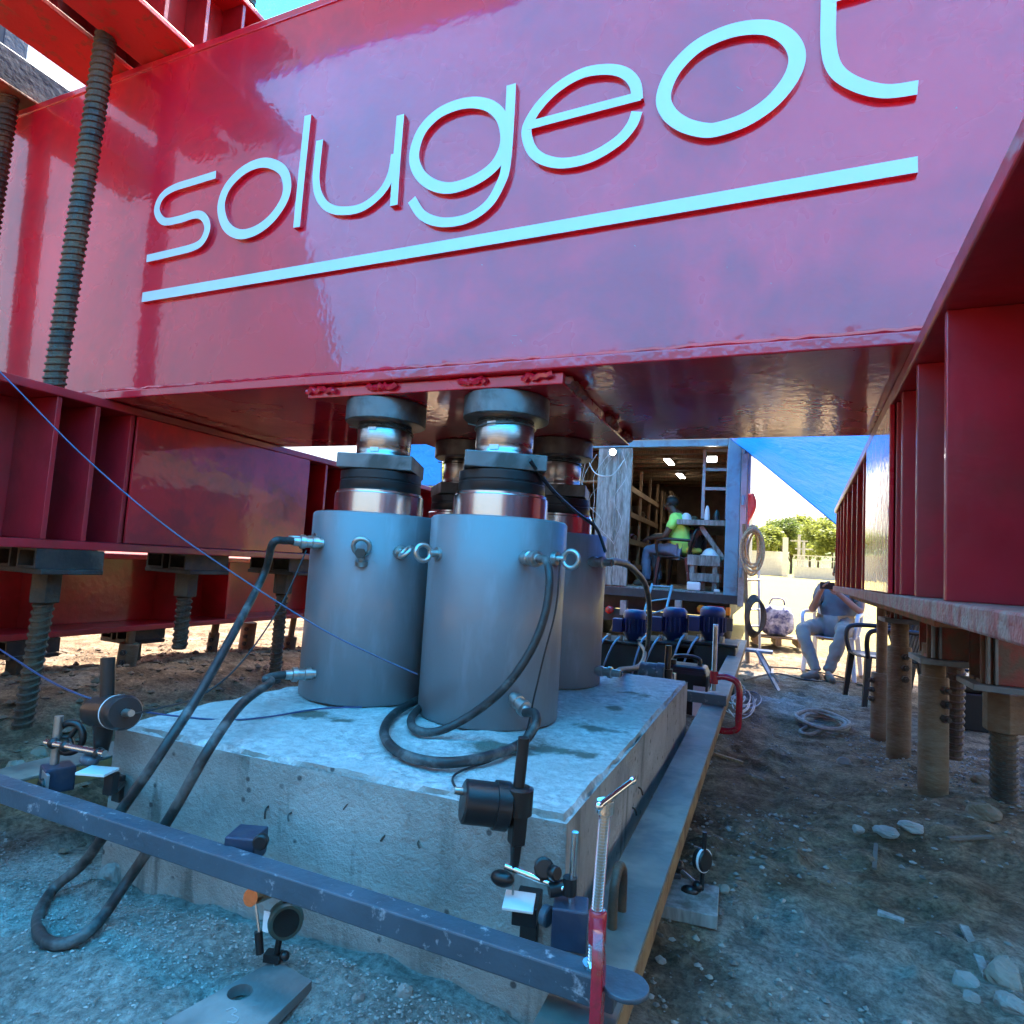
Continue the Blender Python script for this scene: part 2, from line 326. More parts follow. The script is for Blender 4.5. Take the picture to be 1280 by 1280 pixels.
        if bevel:
            b = o.modifiers.new('bevel', 'BEVEL'); b.width = bevel; b.segments = 2; b.limit_method = 'ANGLE'; b.angle_limit = R_(50)
        if label: o['label'] = label
        return o
ROOTLOC = {}; ROOTINV = {}
def tag(o, label, cat, group=None, kind=None):
    if label: o['label'] = label
    if cat: o['category'] = cat
    if group: o['group'] = group
    if kind: o['kind'] = kind
    return o
def thing(name, loc, label, cat, group=None, M=None):
    """empty at the base of a thing; parts are modelled in world metres and moved into its frame"""
    o = bpy.data.objects.new(name, None); COL.objects.link(o); o.empty_display_size = .1
    if M is not None: o.matrix_world = M; ROOTINV[o] = Matrix.Identity(4)     # parts modelled in the thing's own frame
    else: o.location = loc
    ROOTLOC[o] = Vector(loc); return tag(o, label, cat, group)
# ================================================================== ground
_tab = np.random.RandomState(3).rand(256, 256)
def vnoise(x, y):
    xi = np.floor(x).astype(int); yi = np.floor(y).astype(int); fx = x-xi; fy = y-yi
    fx = fx*fx*(3-2*fx); fy = fy*fy*(3-2*fy)
    a = _tab[xi % 256, yi % 256]; b = _tab[(xi+1) % 256, yi % 256]; c = _tab[xi % 256, (yi+1) % 256]; d = _tab[(xi+1) % 256, (yi+1) % 256]
    return (a*(1-fx)+b*fx)*(1-fy)+(c*(1-fx)+d*fx)*fy-.5
def sstep(a, b, t): t = np.clip((t-a)/(b-a), 0, 1); return t*t*(3-2*t)
def gz(x, y, rough=True):
    x = np.asarray(x, float); y = np.asarray(y, float)
    z = .48-.18*sstep(2.5, 7.2, y)+.030*np.clip(y-9, 0, 55)
    z += .15*np.exp(-(((x+2.9)/.7)**2+((y-1.9)/1.3)**2)) + .10*np.exp(-(((x+3.4)/.9)**2+((y-3.6)/1.2)**2))
    z += .06*np.exp(-(((x+1.2)/.8)**2+((y-.85)/.35)**2))*(x < -.2)          # cement spill heaped against the block
    z += .05*np.exp(-(((x-.75)/.35)**2+((y-3.0)/.5)**2)) - .06*np.exp(-(((x-.15)/.35)**2+((y-3.2)/2.2)**2))
    if rough:
        near = 1-sstep(9, 14, y)
        z = z+(.06*vnoise(x*1.1+9, y*1.1)+.045*vnoise(x*3+3, y*3)+.022*vnoise(x*8, y*8+5)+.013*vnoise(x*21+1, y*21)+.5*np.clip(vnoise(x*13+7, y*13)-.12, 0, 1)**2*.35+.010*vnoise(x*34, y*34+2)*(.5+vnoise(x*2, y*2)+.5))*near+(1-near)*.15*vnoise(x*.3, y*.3)
    return z
def G(x, y): return float(gz(x, y))
xs = np.concatenate([-5-np.geomspace(.1, 300, 40)[::-1], np.arange(-5, -2.2, .05), np.arange(-2.2, 2.0, .018), np.arange(2.0, 3.5, .05), 3.5+np.geomspace(.1, 300, 40)])
ys = np.concatenate([-.2-np.geomspace(.1, 120, 26)[::-1], np.arange(-.2, .4, .05), np.arange(.4, 4.6, .018), np.arange(4.6, 9.2, .04), 9.2+np.geomspace(.1, 400, 50)])
XX, YY = np.meshgrid(xs, ys); ZZ = gz(XX, YY)
nx, ny = len(xs), len(ys)
vv = np.stack([XX.ravel(), YY.ravel(), ZZ.ravel()], 1)
idx = np.arange(nx*ny).reshape(ny, nx)
ff = np.stack([idx[:-1, :-1].ravel(), idx[:-1, 1:].ravel(), idx[1:, 1:].ravel(), idx[1:, :-1].ravel()], 1)
me = bpy.data.meshes.new('ground'); me.from_pydata(vv.tolist(), [], ff.tolist())
me.polygons.foreach_set('use_smooth', [True]*len(me.polygons)); me.materials.append(MAT['soil'])
dust = np.clip(1.15*np.exp(-(((XX+1.0)/1.0)**2+((YY-.8)/.55)**2))+.40*np.exp(-(((XX-.9)/.7)**2+((YY-1.9)/1.0)**2))+.28*np.exp(-(((XX-.2)/.5)**2+((YY-5)/2.5)**2))+.05*sstep(-.4, .1, XX)*(YY < 7)-.5*sstep(-2.0, -2.6, XX), 0, 1)
fld = sstep(8.5, 12, YY)
for nm, arr in (('dust', dust), ('field', fld)):
    at_ = me.attributes.new(nm, 'FLOAT', 'POINT'); at_.data.foreach_set('value', arr.ravel().astype(np.float32))
ground = bpy.data.objects.new('ground', me); COL.objects.link(ground); tag(ground, 'uneven shaded dirt and cement dust around the test rig, sunlit beyond', None, kind='structure')
# far hill
h = MB(); pts = []
for i in range(41):
    x = -160+i*8; pts.append((x, 120, 7+2*math.sin(i*.37)+1.5*math.sin(i*.9+1)))
for i in range(40):
    (x0, y0, z0), (x1, y1, z1) = pts[i], pts[i+1]
    h.add([(x0, 95, 1), (x1, 95, 1), (x1, y1, z1), (x0, y0, z0), (x1, 170, 1), (x0, 170, 1)], [(0, 1, 2, 3), (3, 2, 4, 5)], True)
tag(h.build('hill', 'hill'), 'green wooded hill far beyond the field', None, kind='structure')
# ================================================================== main girder with the lettering
YW, ZB, ZTOP, YR = 1.572, 1.83, 3.225, 2.49
girder = thing('main_girder', (-1.0, 2.0, ZB), 'huge glossy red box girder bearing pale raised lettering and an underline', 'girder')
XL, XR = -6.0, 2.4
g = MB(); nxs, nzs = 60, 14        # front web: slightly rippled plate
vs = []; fs = []
for j in range(nzs+1):
    for i in range(nxs+1):
        x = XL+(XR-XL)*i/nxs; z = ZB+.03+(ZTOP-.03-ZB-.03)*j/nzs
        vs.append((x, YW+.0025*noise.noise((x*1.6, z*1.6, 0))+.0012*noise.noise((x*5, z*5, 3)), z))
for j in range(nzs):
    for i in range(nxs):
        a = j*(nxs+1)+i; fs.append((a, a+1, a+nxs+2, a+nxs+1))
g.add(vs, fs, True); g.box(XL, XR, YW+.012, YW+.03, ZB+.03, ZTOP-.03)
g.build('front_web', 'red_gloss', girder)
MB().box(XL, XR, YR-.03, YR-.012, ZB+.03, ZTOP-.03).build('rear_web', 'red_gloss', girder)
MB().box(XL, XR, YW-.006, YR, ZTOP-.03, ZTOP).build('top_flange', 'red_gloss', girder, .004)
MB().box(XL, XR, YW-.022, YR+.01, ZB, ZB+.03).build('bottom_flange', 'red_gloss', girder, .004)
wd = MB(); pts = [(XL+i*.03, YW-.006+random.uniform(-.003, .003), ZB+.034+random.uniform(-.003, .003)) for i in range(int((XR-XL)/.03))]
wd.tube(pts, lambda t: .009, 6, smooth_path=False); wd.build('weld_seam', 'red_gloss', girder)
# bearing plate under the girder, with weld beads
bp = MB(); bp.box(-1.42, -.545, 1.575, 2.43, ZB-.036, ZB-.002); plate = bp.build('bearing_plate', 'red_gloss', girder, .003)
for x0, x1 in ((-1.415, -1.29), (-1.18, -1.06), (-.86, -.76), (-.66, -.56)):
    wb = MB(); n = int((x1-x0)/.008); wb.tube([(x0+i*.008, 1.568+random.uniform(-.003, .002), ZB-.014+random.uniform(-.006, .006)) for i in range(n)], .010, 6, smooth_path=False)
    wb.build('weld_bead', 'red_gloss', plate)
for y0, y1 in ((1.60, 1.78), (2.05, 2.2), (2.3, 2.42)):
    wb = MB(); n = int((y1-y0)/.008); wb.tube([(-.540+random.uniform(-.003, .004), y0+i*.008, ZB-.016+random.uniform(-.008, .008)) for i in range(n)], .012, 6, smooth_path=False)
    wb.build('weld_bead', 'flange_worn', plate)
# lettering
def Lz(o, sc): return lambda x, y: (o[0]+sc*x, o[1]+sc*y)
z1, z2, z3, z4 = Lz((170, 100), .2265), Lz((370, 60), .2422), Lz((640, 0), .21875), Lz((900, 0), .297)
LET = [
 ('s', [(.030, False, [z1(*p) for p in [(435, 517), (310, 556), (200, 592), (135, 640), (108, 715), (145, 775), (230, 766), (325, 738), (370, 757), (387, 812), (362, 880), (310, 918), (190, 950), (52, 982)]])]),
 ('o', [(.036, True, [z1(*p) for p in [(720, 452), (800, 490), (828, 570), (810, 660), (740, 762), (650, 828), (560, 846), (490, 800), (463, 700), (490, 600), (560, 515), (640, 465)]])]),
 ('l', [(.029, False, [z1(943, 188), z1(910, 500), z1(880, 808)])]),
 ('u', [(.029, False, [z2(*p) for p in [(117, 470), (105, 580), (98, 670), (110, 750), (150, 810), (220, 835), (330, 820), (430, 745), (485, 650), (506, 540)]]), (.028, False, [z2(535, 340), z2(516, 570), z2(500, 808)])]),
 ('g', [(.036, True, [z2(*p) for p in [(920, 275), (1010, 300), (1066, 370), (1078, 480), (1030, 590), (930, 670), (800, 716), (700, 700), (630, 640), (605, 550), (640, 430), (720, 340), (820, 290)]]),
        (.030, False, [z2(*p) for p in [(1108, 182), (1097, 400), (1080, 600), (1055, 690), (990, 800), (880, 875), (750, 895), (650, 860), (593, 778)]])]),
 ('e', [(.031, False, [z3(*p) for p in [(714, 565), (700, 470), (640, 408), (540, 388), (400, 410), (260, 490), (150, 600), (85, 710), (85, 790), (120, 865), (190, 910), (300, 925), (450, 890), (600, 800), (680, 710), (712, 630)]]),
        (.026, False, [z3(85, 712), z3(400, 628), z3(735, 540)])]),
 ('o', [(.039, True, [(829, 118), (841, 87.5), (867.5, 59), (898, 42), (930, 33), (962, 33), (986, 46), (996.5, 68), (989, 95), (965, 125), (933, 147), (900, 159), (880, 161), (854, 154), (835, 139)])]),
 ('t', [(.034, False, [(1036, -90), (1036, -44), (1036, 0), (1036, 55), (1045.5, 86), (1072, 104), (1108, 112), (1148, 107)]), (.030, False, [(1041, -6), (1075, -16), (1115, -30)])]),
 ('underline', [(.038, False, [(176, 371), (600, 299), (1148, 203.5)])])]
for nm, strokes in LET:
    lb = MB()
    for si, (wid, closed, px) in enumerate(strokes):
        P = [A(p[0], p[1], y=YW-.02) for p in px]
        P = catmull(P, 8, closed); n = len(P); Lf = []; Rt = []
        for i, p in enumerate(P):
            d = (P[(i+1) % n]-P[i-1]) if closed else (P[min(i+1, n-1)]-P[max(i-1, 0)])
            d = Vector((d.x, 0, d.z)).normalized(); q = Vector((-d.z, 0, d.x))*wid/2
            Lf.append(p+q); Rt.append(p-q)
        yf, yb = YW-.015-.0006*si, YW+.004
        vs = []
        for a, b in zip(Lf, Rt): vs += [(a.x, yf, a.z), (b.x, yf, b.z), (a.x, yb, a.z), (b.x, yb, b.z)]
        m_ = n if closed else n-1
        lb.mi = 1; lb.add(vs, [(4*i, 4*i+1, 4*((i+1) % n)+1, 4*((i+1) % n)) for i in range(m_)], False)
        lb.mi = 0; lb.add(vs, [(4*i, 4*((i+1) % n), 4*((i+1) % n)+2, 4*i+2) for i in range(m_)]+[(4*i+1, 4*i+3, 4*((i+1) % n)+3, 4*((i+1) % n)+1) for i in range(m_)], True)
        if not closed: lb.add(vs, [(0, 2, 3, 1), (4*n-4, 4*n-3, 4*n-1, 4*n-2)], False)
    lb.build('letter' if nm != 'underline' else 'underline', ['red_gloss', 'letter_face'], girder, label='pale raised '+('letter '+nm if nm != 'underline' else 'bar under the letters'))
# ================================================================== I-beams
def ibeam(name, M, label, cat, x0, x1, y0, y1, z0, z1, tf, tw, stiff, side, cover=None, mats='red_dull', group=None, fmat=None, bright=None):
    """beam along its own y; stiff = list of y, side = -1 faces -x, +1 faces +x"""
    t = thing(name, (0, 0, 0), label, cat, group, M)
    xc = (x0+x1)/2
    MB().box(xc-tw/2, xc+tw/2, y0, y1, z0+tf, z1-tf).build('web', mats, t, .002)
    MB().box(x0, x1, y0, y1, z1-tf, z1).build('top_flange', fmat or mats, t, .004)
    MB().box(x0, x1, y0, y1, z0, z0+tf).build('bottom_flange', fmat or mats, t, .004)
    for sdv in (-1, 1):
        xa, xb = (x0+.012, xc-tw/2-.001) if sdv < 0 else (xc+tw/2+.001, x1-.012)
        for yy in stiff:
            s_ = MB().box(xa, xb, yy-.009, yy+.009, z0+tf+.001, z1-tf-.001).build('stiffener', mats, t, .002)
    if cover:
        ya, yb = cover
        xo = x1-.004 if side > 0 else x0+.004
        MB().box(xo-.006, xo+.006, ya+.012, yb-.012, z0+tf+.002, z1-tf-.002).build('cover_plate', bright or mats, t, .002)
    return t
LBX = -2.37
ibeam('support_beam', Matrix.Identity(4), 'red support beam left of the jacks with a blank cover plate', 'steel beam', LBX-.5, LBX, -.4, 4.6, 1.25, 1.828, .032, .02,
      [.55, .83, 1.11, 1.39, 1.53, 1.67, 2.70, 2.85, 3.0, 3.2, 3.5, 3.8, 4.1, 4.4], 1, (1.67, 2.70), group='beams carrying the girder', bright='red_plate')
MR = Matrix.Translation((.213, 0, 0))@Matrix.Rotation(R_(-1.9), 4, 'Z')
ibeam('support_beam', MR, 'dark red support beam right of the jacks with close ribs and scuffed lower flange', 'steel beam', 0, .52, -.6, 4.95, 1.245, 1.828, .036, .02,
      [.35, .8, 1.28, 1.58, 1.80, 1.9, 2.58, 2.85, 3.15, 3.45, 3.8, 4.1, 4.4, 4.7, 4.93], -1, (1.9, 2.58), group='beams carrying the girder', bright='red_gloss')
_rb = bpy.data.objects['support_beam.001']
for ch in _rb.children:
    if ch.name.startswith('bottom_flange'): ch.data.materials[0] = MAT['flange_worn']
tb = MB().box(.10, .44, 1.9, 4.9, 1.205, 1.243); tb.build('packing_plate', 'red_rusty', _rb, .004)
ibeam('anchor_beam', Matrix.Identity(4), 'lower dark red beam behind the left support beam, close above sunlit ground', 'steel beam', -3.8, -3.3, .2, 6.2, .79, 1.22, .03, .02, [1.0, 2.0, 2.75, 3.1, 4.2, 5.2], 1, None)
ZC = ZTOP+.006
def crossbeam(x0, x1, y0, y1, label, m, h=.42):
    t = thing('crossbeam', ((x0+x1)/2, 1.6, ZC), label, 'steel beam', 'crossbeams lying over the girder')
    xc = (x0+x1)/2
    MB().box(x0, x1, y0, y1, ZC, ZC+.022).build('bottom_flange', m, t, .003)
    MB().box(xc-.01, xc+.01, y0, y1, ZC+.023, ZC+h-.023).build('web', 'red_dull', t, .002)
    MB().box(x0, x1, y0, y1, ZC+h-.022, ZC+h).build('top_flange', m, t, .003)
    for yy in np.arange(y0+.1, y1, .17):
        for a, b in ((x0+.01, xc-.011), (xc+.011, x1-.01)):
            MB().box(a, b, yy-.008, yy+.008, ZC+.023, ZC+h-.023).build('stiffener', 'red_dull', t, .002)
crossbeam(-2.435, -2.16, 1.03, 3.3, 'red crossbeam over the girder, right of the threaded bar', 'red_bright')
crossbeam(-2.785, -2.51, 1.03, 3.3, 'red crossbeam over the girder, left of the threaded bar', 'red_bright')
t = thing('packing_beam', (-3.0, 1.5, ZC), 'dark blue steel beam on rusty plate at upper left edge', 'steel beam')
MB().box(-3.45, -3.13, .9, 3.2, ZC+.012, ZC+.17).build('beam_body', 'navy_steel', t, .006)
MB().box(-3.46, -3.12, .9, 1.9, ZC-.002, ZC+.011).build('rusty_plate', 'red_rusty', t, .004)
MB().box(-3.4, -3.3, 1.5, 1.6, ZC+.171, ZC+.6).build('upright', 'navy_steel', t, .004)
# threaded bars
def rebar_mb(p0, p1, r, pitch=.028, n=14, rib=.18):
    """bar with slanting rolled ribs"""
    p0, p1 = Vector(p0), Vector(p1); d = p1-p0; L = d.length; d.normalize(); u, w_ = basis(d); b = MB(); k = max(4, int(L/pitch)); vs = []; rows = []
    for i in range(k):
        for fr, rr in ((0, 1), (.42, 1), (.54, 1+rib), (.76, 1+rib), (.9, 1)): rows.append(((i+fr)*L/k, rr))
    for h, rr in rows:
        for j in range(n):
            a = 2*math.pi*j/n; hh = min(max(h+.32*r*math.cos(a), 0), L)
            vs.append(p0+d*hh+(u*math.cos(a)+w_*math.sin(a))*r*rr)
    b.add(vs, [(i*n+j, i*n+(j+1) % n, (i+1)*n+(j+1) % n, (i+1)*n+j) for i in range(len(rows)-1) for j in range(n)], False)
    b.add(vs[:n], [tuple(range(n))[::-1]], False); b.add(vs[-n:], [tuple(range(n))], False); return b
def tbar(p0, p1, r, label, group=None, pitch=.028, m='rebar'):
    return tag(rebar_mb(p0, p1, r, pitch).build('threaded_bar', m), label, 'threaded bar', group)
tbar((-2.445, 1.40, 1.83), (-2.44, 1.44, 3.75), .0325, 'tall threaded bar rising in front of the lettered girder through the crossbeams', pitch=.026)
tbar((-3.18, 1.48, 1.95), (-3.2, 1.50, ZC-.003), .036, 'threaded bar under the rusty plate at the left edge', pitch=.026)
_q = A(305, 15, y=2.1)
tbar((_q.x, 2.1, ZTOP), (_q.x+.03, 2.1, 5.0), .036, 'threaded bar standing against the blue tarp above the girder', pitch=.026)
# ---- hangers under the left support beam
def hang_set(xc, y, zb, zt, wd_, rod_r, rod_bottom, label, grp, tubes='dark_steel', tilt=0.0, boxh=.07):
    t = thing('bar_hanger', (xc, y, rod_bottom), label, 'anchor', grp)
    for s_ in (-1, 1):
        x0 = xc+s_*wd_*.27
        c = MB()                      # open square tube lying along y
        hw = wd_*.2
        c.box(x0-hw, x0+hw, y-.12, y+.12, zt-.008, zt); c.box(x0-hw, x0+hw, y-.12, y+.12, zt-boxh, zt-boxh+.008)
        c.box(x0-hw, x0-hw+.01, y-.12, y+.12, zt-boxh+.008, zt-.008); c.box(x0+hw-.01, x0+hw, y-.12, y+.12, zt-boxh+.008, zt-.008)
        c.build('square_tube', tubes, t)
    MB().box(xc-wd_*.55, xc+wd_*.55, y-.11, y+.11, zt-boxh-.020, zt-boxh-.001).build('washer_plate', 'dark_steel', t, .003)
    zn = zt-boxh-.021; nut = MB().lathe((xc, y, zn-.11), (0, 0, 1), [(0, rod_r*1.75), (.11, rod_r*1.75)], 6, True); nut.build('coupling_nut', 'rebar', t, .003)
    rebar_mb((xc+tilt, y, rod_bottom), (xc, y, zn-.105), rod_r, .026).build('bar', 'rebar', t)
    return t
grpL = 'hangers under the left support beam'
hang_set(-2.50, 1.49, 1.15, 1.249, .27, .030, G(-2.52, 1.49)-.05, 'nearest hanger under left support beam, its bar reaching the ground', grpL, tilt=-.04)
hang_set(-2.58, 2.16, 1.15, 1.249, .27, .030, .80, 'middle hanger under left support beam, its short bar ending in the air', grpL)
hang_set(-2.58, 2.80, 1.15, 1.249, .30, .030, G(-2.6, 2.8)-.03, 'third hanger under left support beam, seen behind the black hose', grpL)
grpA = 'hangers under the low red beam'
hang_set(-3.42, 1.95, .7, .787, .24, .03, G(-3.4, 1.95)-.05, 'hanger under the low red beam, nearest the left edge', grpA)
hang_set(-3.52, 2.62, .7, .787, .24, .03, .46, 'hanger under the low red beam, behind the middle hanger bar', grpA)
def casing(name, x, y, r, z1, label, grp, rod=None, bolts=3, bolt_ang=-90, m='casing', tilt=(0, 0)):
    z0 = G(x, y)-.08; t = thing(name, (x, y, z0), label, 'pile', grp)
    top = Vector((x+tilt[0], y+tilt[1], z1)); b0 = Vector((x, y, z0))
    c = MB(); ax = top-b0; L = ax.length
    c.lathe(b0, ax, [(0, r*.99), (L*.3, r*1.005), (L*.6, r), (L-.006, r), (L, r*.95), (L, r*.78)], 24); c.build('pipe', m, t)
    for i in range(bolts):
        a = R_(bolt_ang); d = Vector((math.cos(a), math.sin(a), 0)); p = b0+ax*((L-.045-i*.055)/L)+d*r
        q = MB().cyl(p-d*.004, p+d*.016, .017, .017, 6); q.cyl(p+d*.016, p+d*.03, .009, .009, 8); q.build('bolt', 'dark_steel', t)
    if rod:
        rr, zt = rod; MB().cyl(top-ax.normalized()*.02, top+(ax/L)*(zt-z1), rr, rr, 16).build('rod', m, t)
    return t
grpC = 'piles under the left beams'
for (px, py, xpl, r, z1, rod, lab) in [
    (152, 868, -3.35, .05, .72, (.022, .8), 'bolted rusty pile behind the left displacement sensor, its rod tilting'),
    (262, 826, -3.55, .035, .70, (.024, .8), 'slim dark pile left of the black hose, under the low red beam'),
    (305, 826, -3.75, .055, .72, None, 'thick bolted pile right of the black hose, under the low red beam'),
    (358, 830, -3.6, .05, .60, (.024, .8), 'dark collared pile farthest right under the low red beam')]:
    p = A(px, py, x=xpl); casing('anchor_pile', p.x, p.y, r, z1, lab, grpC, rod, 3, -60, tilt=(.02, 0))
# ---- piles and brackets under the right support beam
grpR = 'piles under the right support beam'
def pile_at(px, py, z, wpx, **kw):
    p = A(px, py, z=z); return p.x, p.y, wpx*mpp(p)/2
x_, y_, r_ = pile_at(1166, 998, .47, 33); PA = (x_, y_, r_)
casing('anchor_pile', x_, y_, r_, .95, 'thick tan bolted pile nearest the camera under the right beam', grpR, (r_*.8, 1.08), 3, -60)
x_, y_, r_ = pile_at(1123, 944, .46, 27)
casing('anchor_pile', x_, y_, r_, 1.0, 'smooth tan pile with three bolts between the other right piles', grpR, (r_*.75, 1.2), 3, -75)
x_, y_, r_ = pile_at(1101, 911, .45, 23)
casing('anchor_pile', x_, y_, r_, .78, 'shorter grey pile with a slim upper rod, beside the black chair', grpR, (r_*.55, 1.22), 3, -150)
PD = A(1190, 948, y=3.5)
tg = thing('hanging_bar', PD, 'short threaded bar hanging under the right beam with a bright nut', 'threaded bar')
rebar_mb(PD, (PD.x+.01, PD.y, 1.0), .038, .03).build('bar', 'rebar', tg); MB().lathe((PD.x+.01, PD.y, .98), (0, 0, 1), [(0, .06), (.1, .06)], 6, True).build('nut', 'brushed', tg, .003)
MB().cyl((PD.x+.01, PD.y, 1.08), (PD.x+.01, PD.y, 1.2), .05).build('upper_rod', 'dark_steel', tg)
PE = A(1255, 1004, z=.50)
tg = thing('anchor_bar', (PE.x, PE.y, .45), 'thick threaded bar at the right edge standing in rubble', 'threaded bar')
rebar_mb((PE.x, PE.y, .42), (PE.x, PE.y, .92), .040, .022).build('bar', 'rebar', tg)
MB().lathe((PE.x, PE.y, .77), (0, 0, 1), [(0, .070), (.15, .070)], 6, True).build('nut', 'casing', tg, .004)
def bracket(xa, xb, y, z0, z1, label):
    t = thing('twin_channel_bracket', ((xa+xb)/2, y, z0), label, 'bracket', 'brackets under the right beam')
    for yy, s_ in ((y-.10, 1), (y+.04, -1)):
        c = MB(); c.box(xa, xb, yy, yy+.012, z0+.024, z1)
        c.box(xa, xb, yy+(.012 if s_ > 0 else -.05), yy+(.06 if s_ > 0 else 0), z1-.012, z1); c.box(xa, xb, yy+(.012 if s_ > 0 else -.05), yy+(.06 if s_ > 0 else 0), z0+.024, z0+.036)
        c.build('channel', 'red_rusty', t, .002)
    MB().box(xa-.03, xb+.02, y-.13, y+.1, z0, z0+.022).build('base_plate', 'plate_steel', t, .003)
    for xx in (xa+.012, xa+.035): MB().box(xx, xx+.01, y-.125, y-.101, z0+.025, z1-.002).build('rib', 'plate_steel', t, .002)
a = A(1152, 815, y=3.05); b = A(1216, 815, y=3.05); bracket(a.x, b.x, 3.05, a.z-.035, 1.203, 'rusty red twin channel bracket on top of the nearest right pile')
a = A(1216, 845, y=2.85); bracket(a.x, a.x+.5, 2.85, a.z-.035, 1.243, 'larger rusty red channel bracket at the right edge above the thick bar')
a = A(1115, 790, y=3.75); bracket(a.x-.02, a.x+.32, 3.75, 1.12, 1.2, 'low grey bracket above the smooth tan pile')
# ================================================================== tarps
def tarp(name, corners, label, nu=40, nv=40, sag=.1, wr=.03, cloth='tarp_blue'):
    """cloth stretched between four corners with sag and creases; a hem cord runs round it"""
    a, b, c, d = [Vector(p) for p in corners]; vs = []; fs = []
    for j in range(nv+1):
        for i in range(nu+1):
            u, v = i/nu, j/nv; p = (a*(1-u)+b*u)*(1-v)+(d*(1-u)+c*u)*v
            e = 4*u*(1-u)*4*v*(1-v); p = p.copy()
            p.z += -sag*e+wr*(noise.noise((p.x*.9, p.y*.9, 2))+.5*noise.noise((p.x*2.6, p.y*2.6, 5)))*(.3+.7*min(1, e*3))
            vs.append(p)
    for j in range(nv):
        for i in range(nu): k = j*(nu+1)+i; fs.append((k, k+1, k+nu+2, k+nu+1))
    t = thing(name, tuple((a+b+c+d)/4), label, 'tarp', 'blue tarps over the work area')
    m = MB(); m.add(vs, fs, True); m.build('sheet', cloth, t)
    ring = [vs[i] for i in range(nu+1)]+[vs[j*(nu+1)+nu] for j in range(1, nv+1)]+[vs[nv*(nu+1)+i] for i in range(nu-1, -1, -1)]+[vs[j*(nu+1)] for j in range(nv-1, 0, -1)]
    MB().tube(ring, .008, 5, closed=True, smooth_path=False).build('hem', cloth, t)
tarp('tarp', [(-2.15, 1.26, 3.32), (4.0, 1.26, 3.32), (4.0, -2.5, 3.25), (-4.55, -2.5, 3.32)], 'blue tarp stretched level over the near side of the girder', sag=.12, wr=.035)
_c = A(914, 548, y=8.15); _e = A(1052, 660, y=8.9); _f = _e+(_e-_c)*.35
tarp('tarp', [(-2.05, 2.47, 3.30), (4.2, 2.47, 3.28), tuple(_f), tuple(_c)], 'blue tarp sloping from the girder down to the truck corner', sag=.05, wr=.06, cloth='tarp_dimmed')
tarp('tarp', [(A(258, 36, y=2.4).x, 2.4, 4.5), (.6, 2.4, 4.5), (-.5, 8.1, 3.10), (-3.3, 8.0, 3.2)], 'blue tarp running level from the girder to the truck roof', sag=.1, wr=.05)
a = A(486, 520, y=8); b = A(552, 520, y=8); c = A(552, 607, y=8); d = A(486, 607, y=8)
tarp('tarp', [a, b, c, d], 'blue tarp hanging beyond the jacks, glimpsed between their necks', sag=0, wr=.03, cloth='tarp_dimmed')
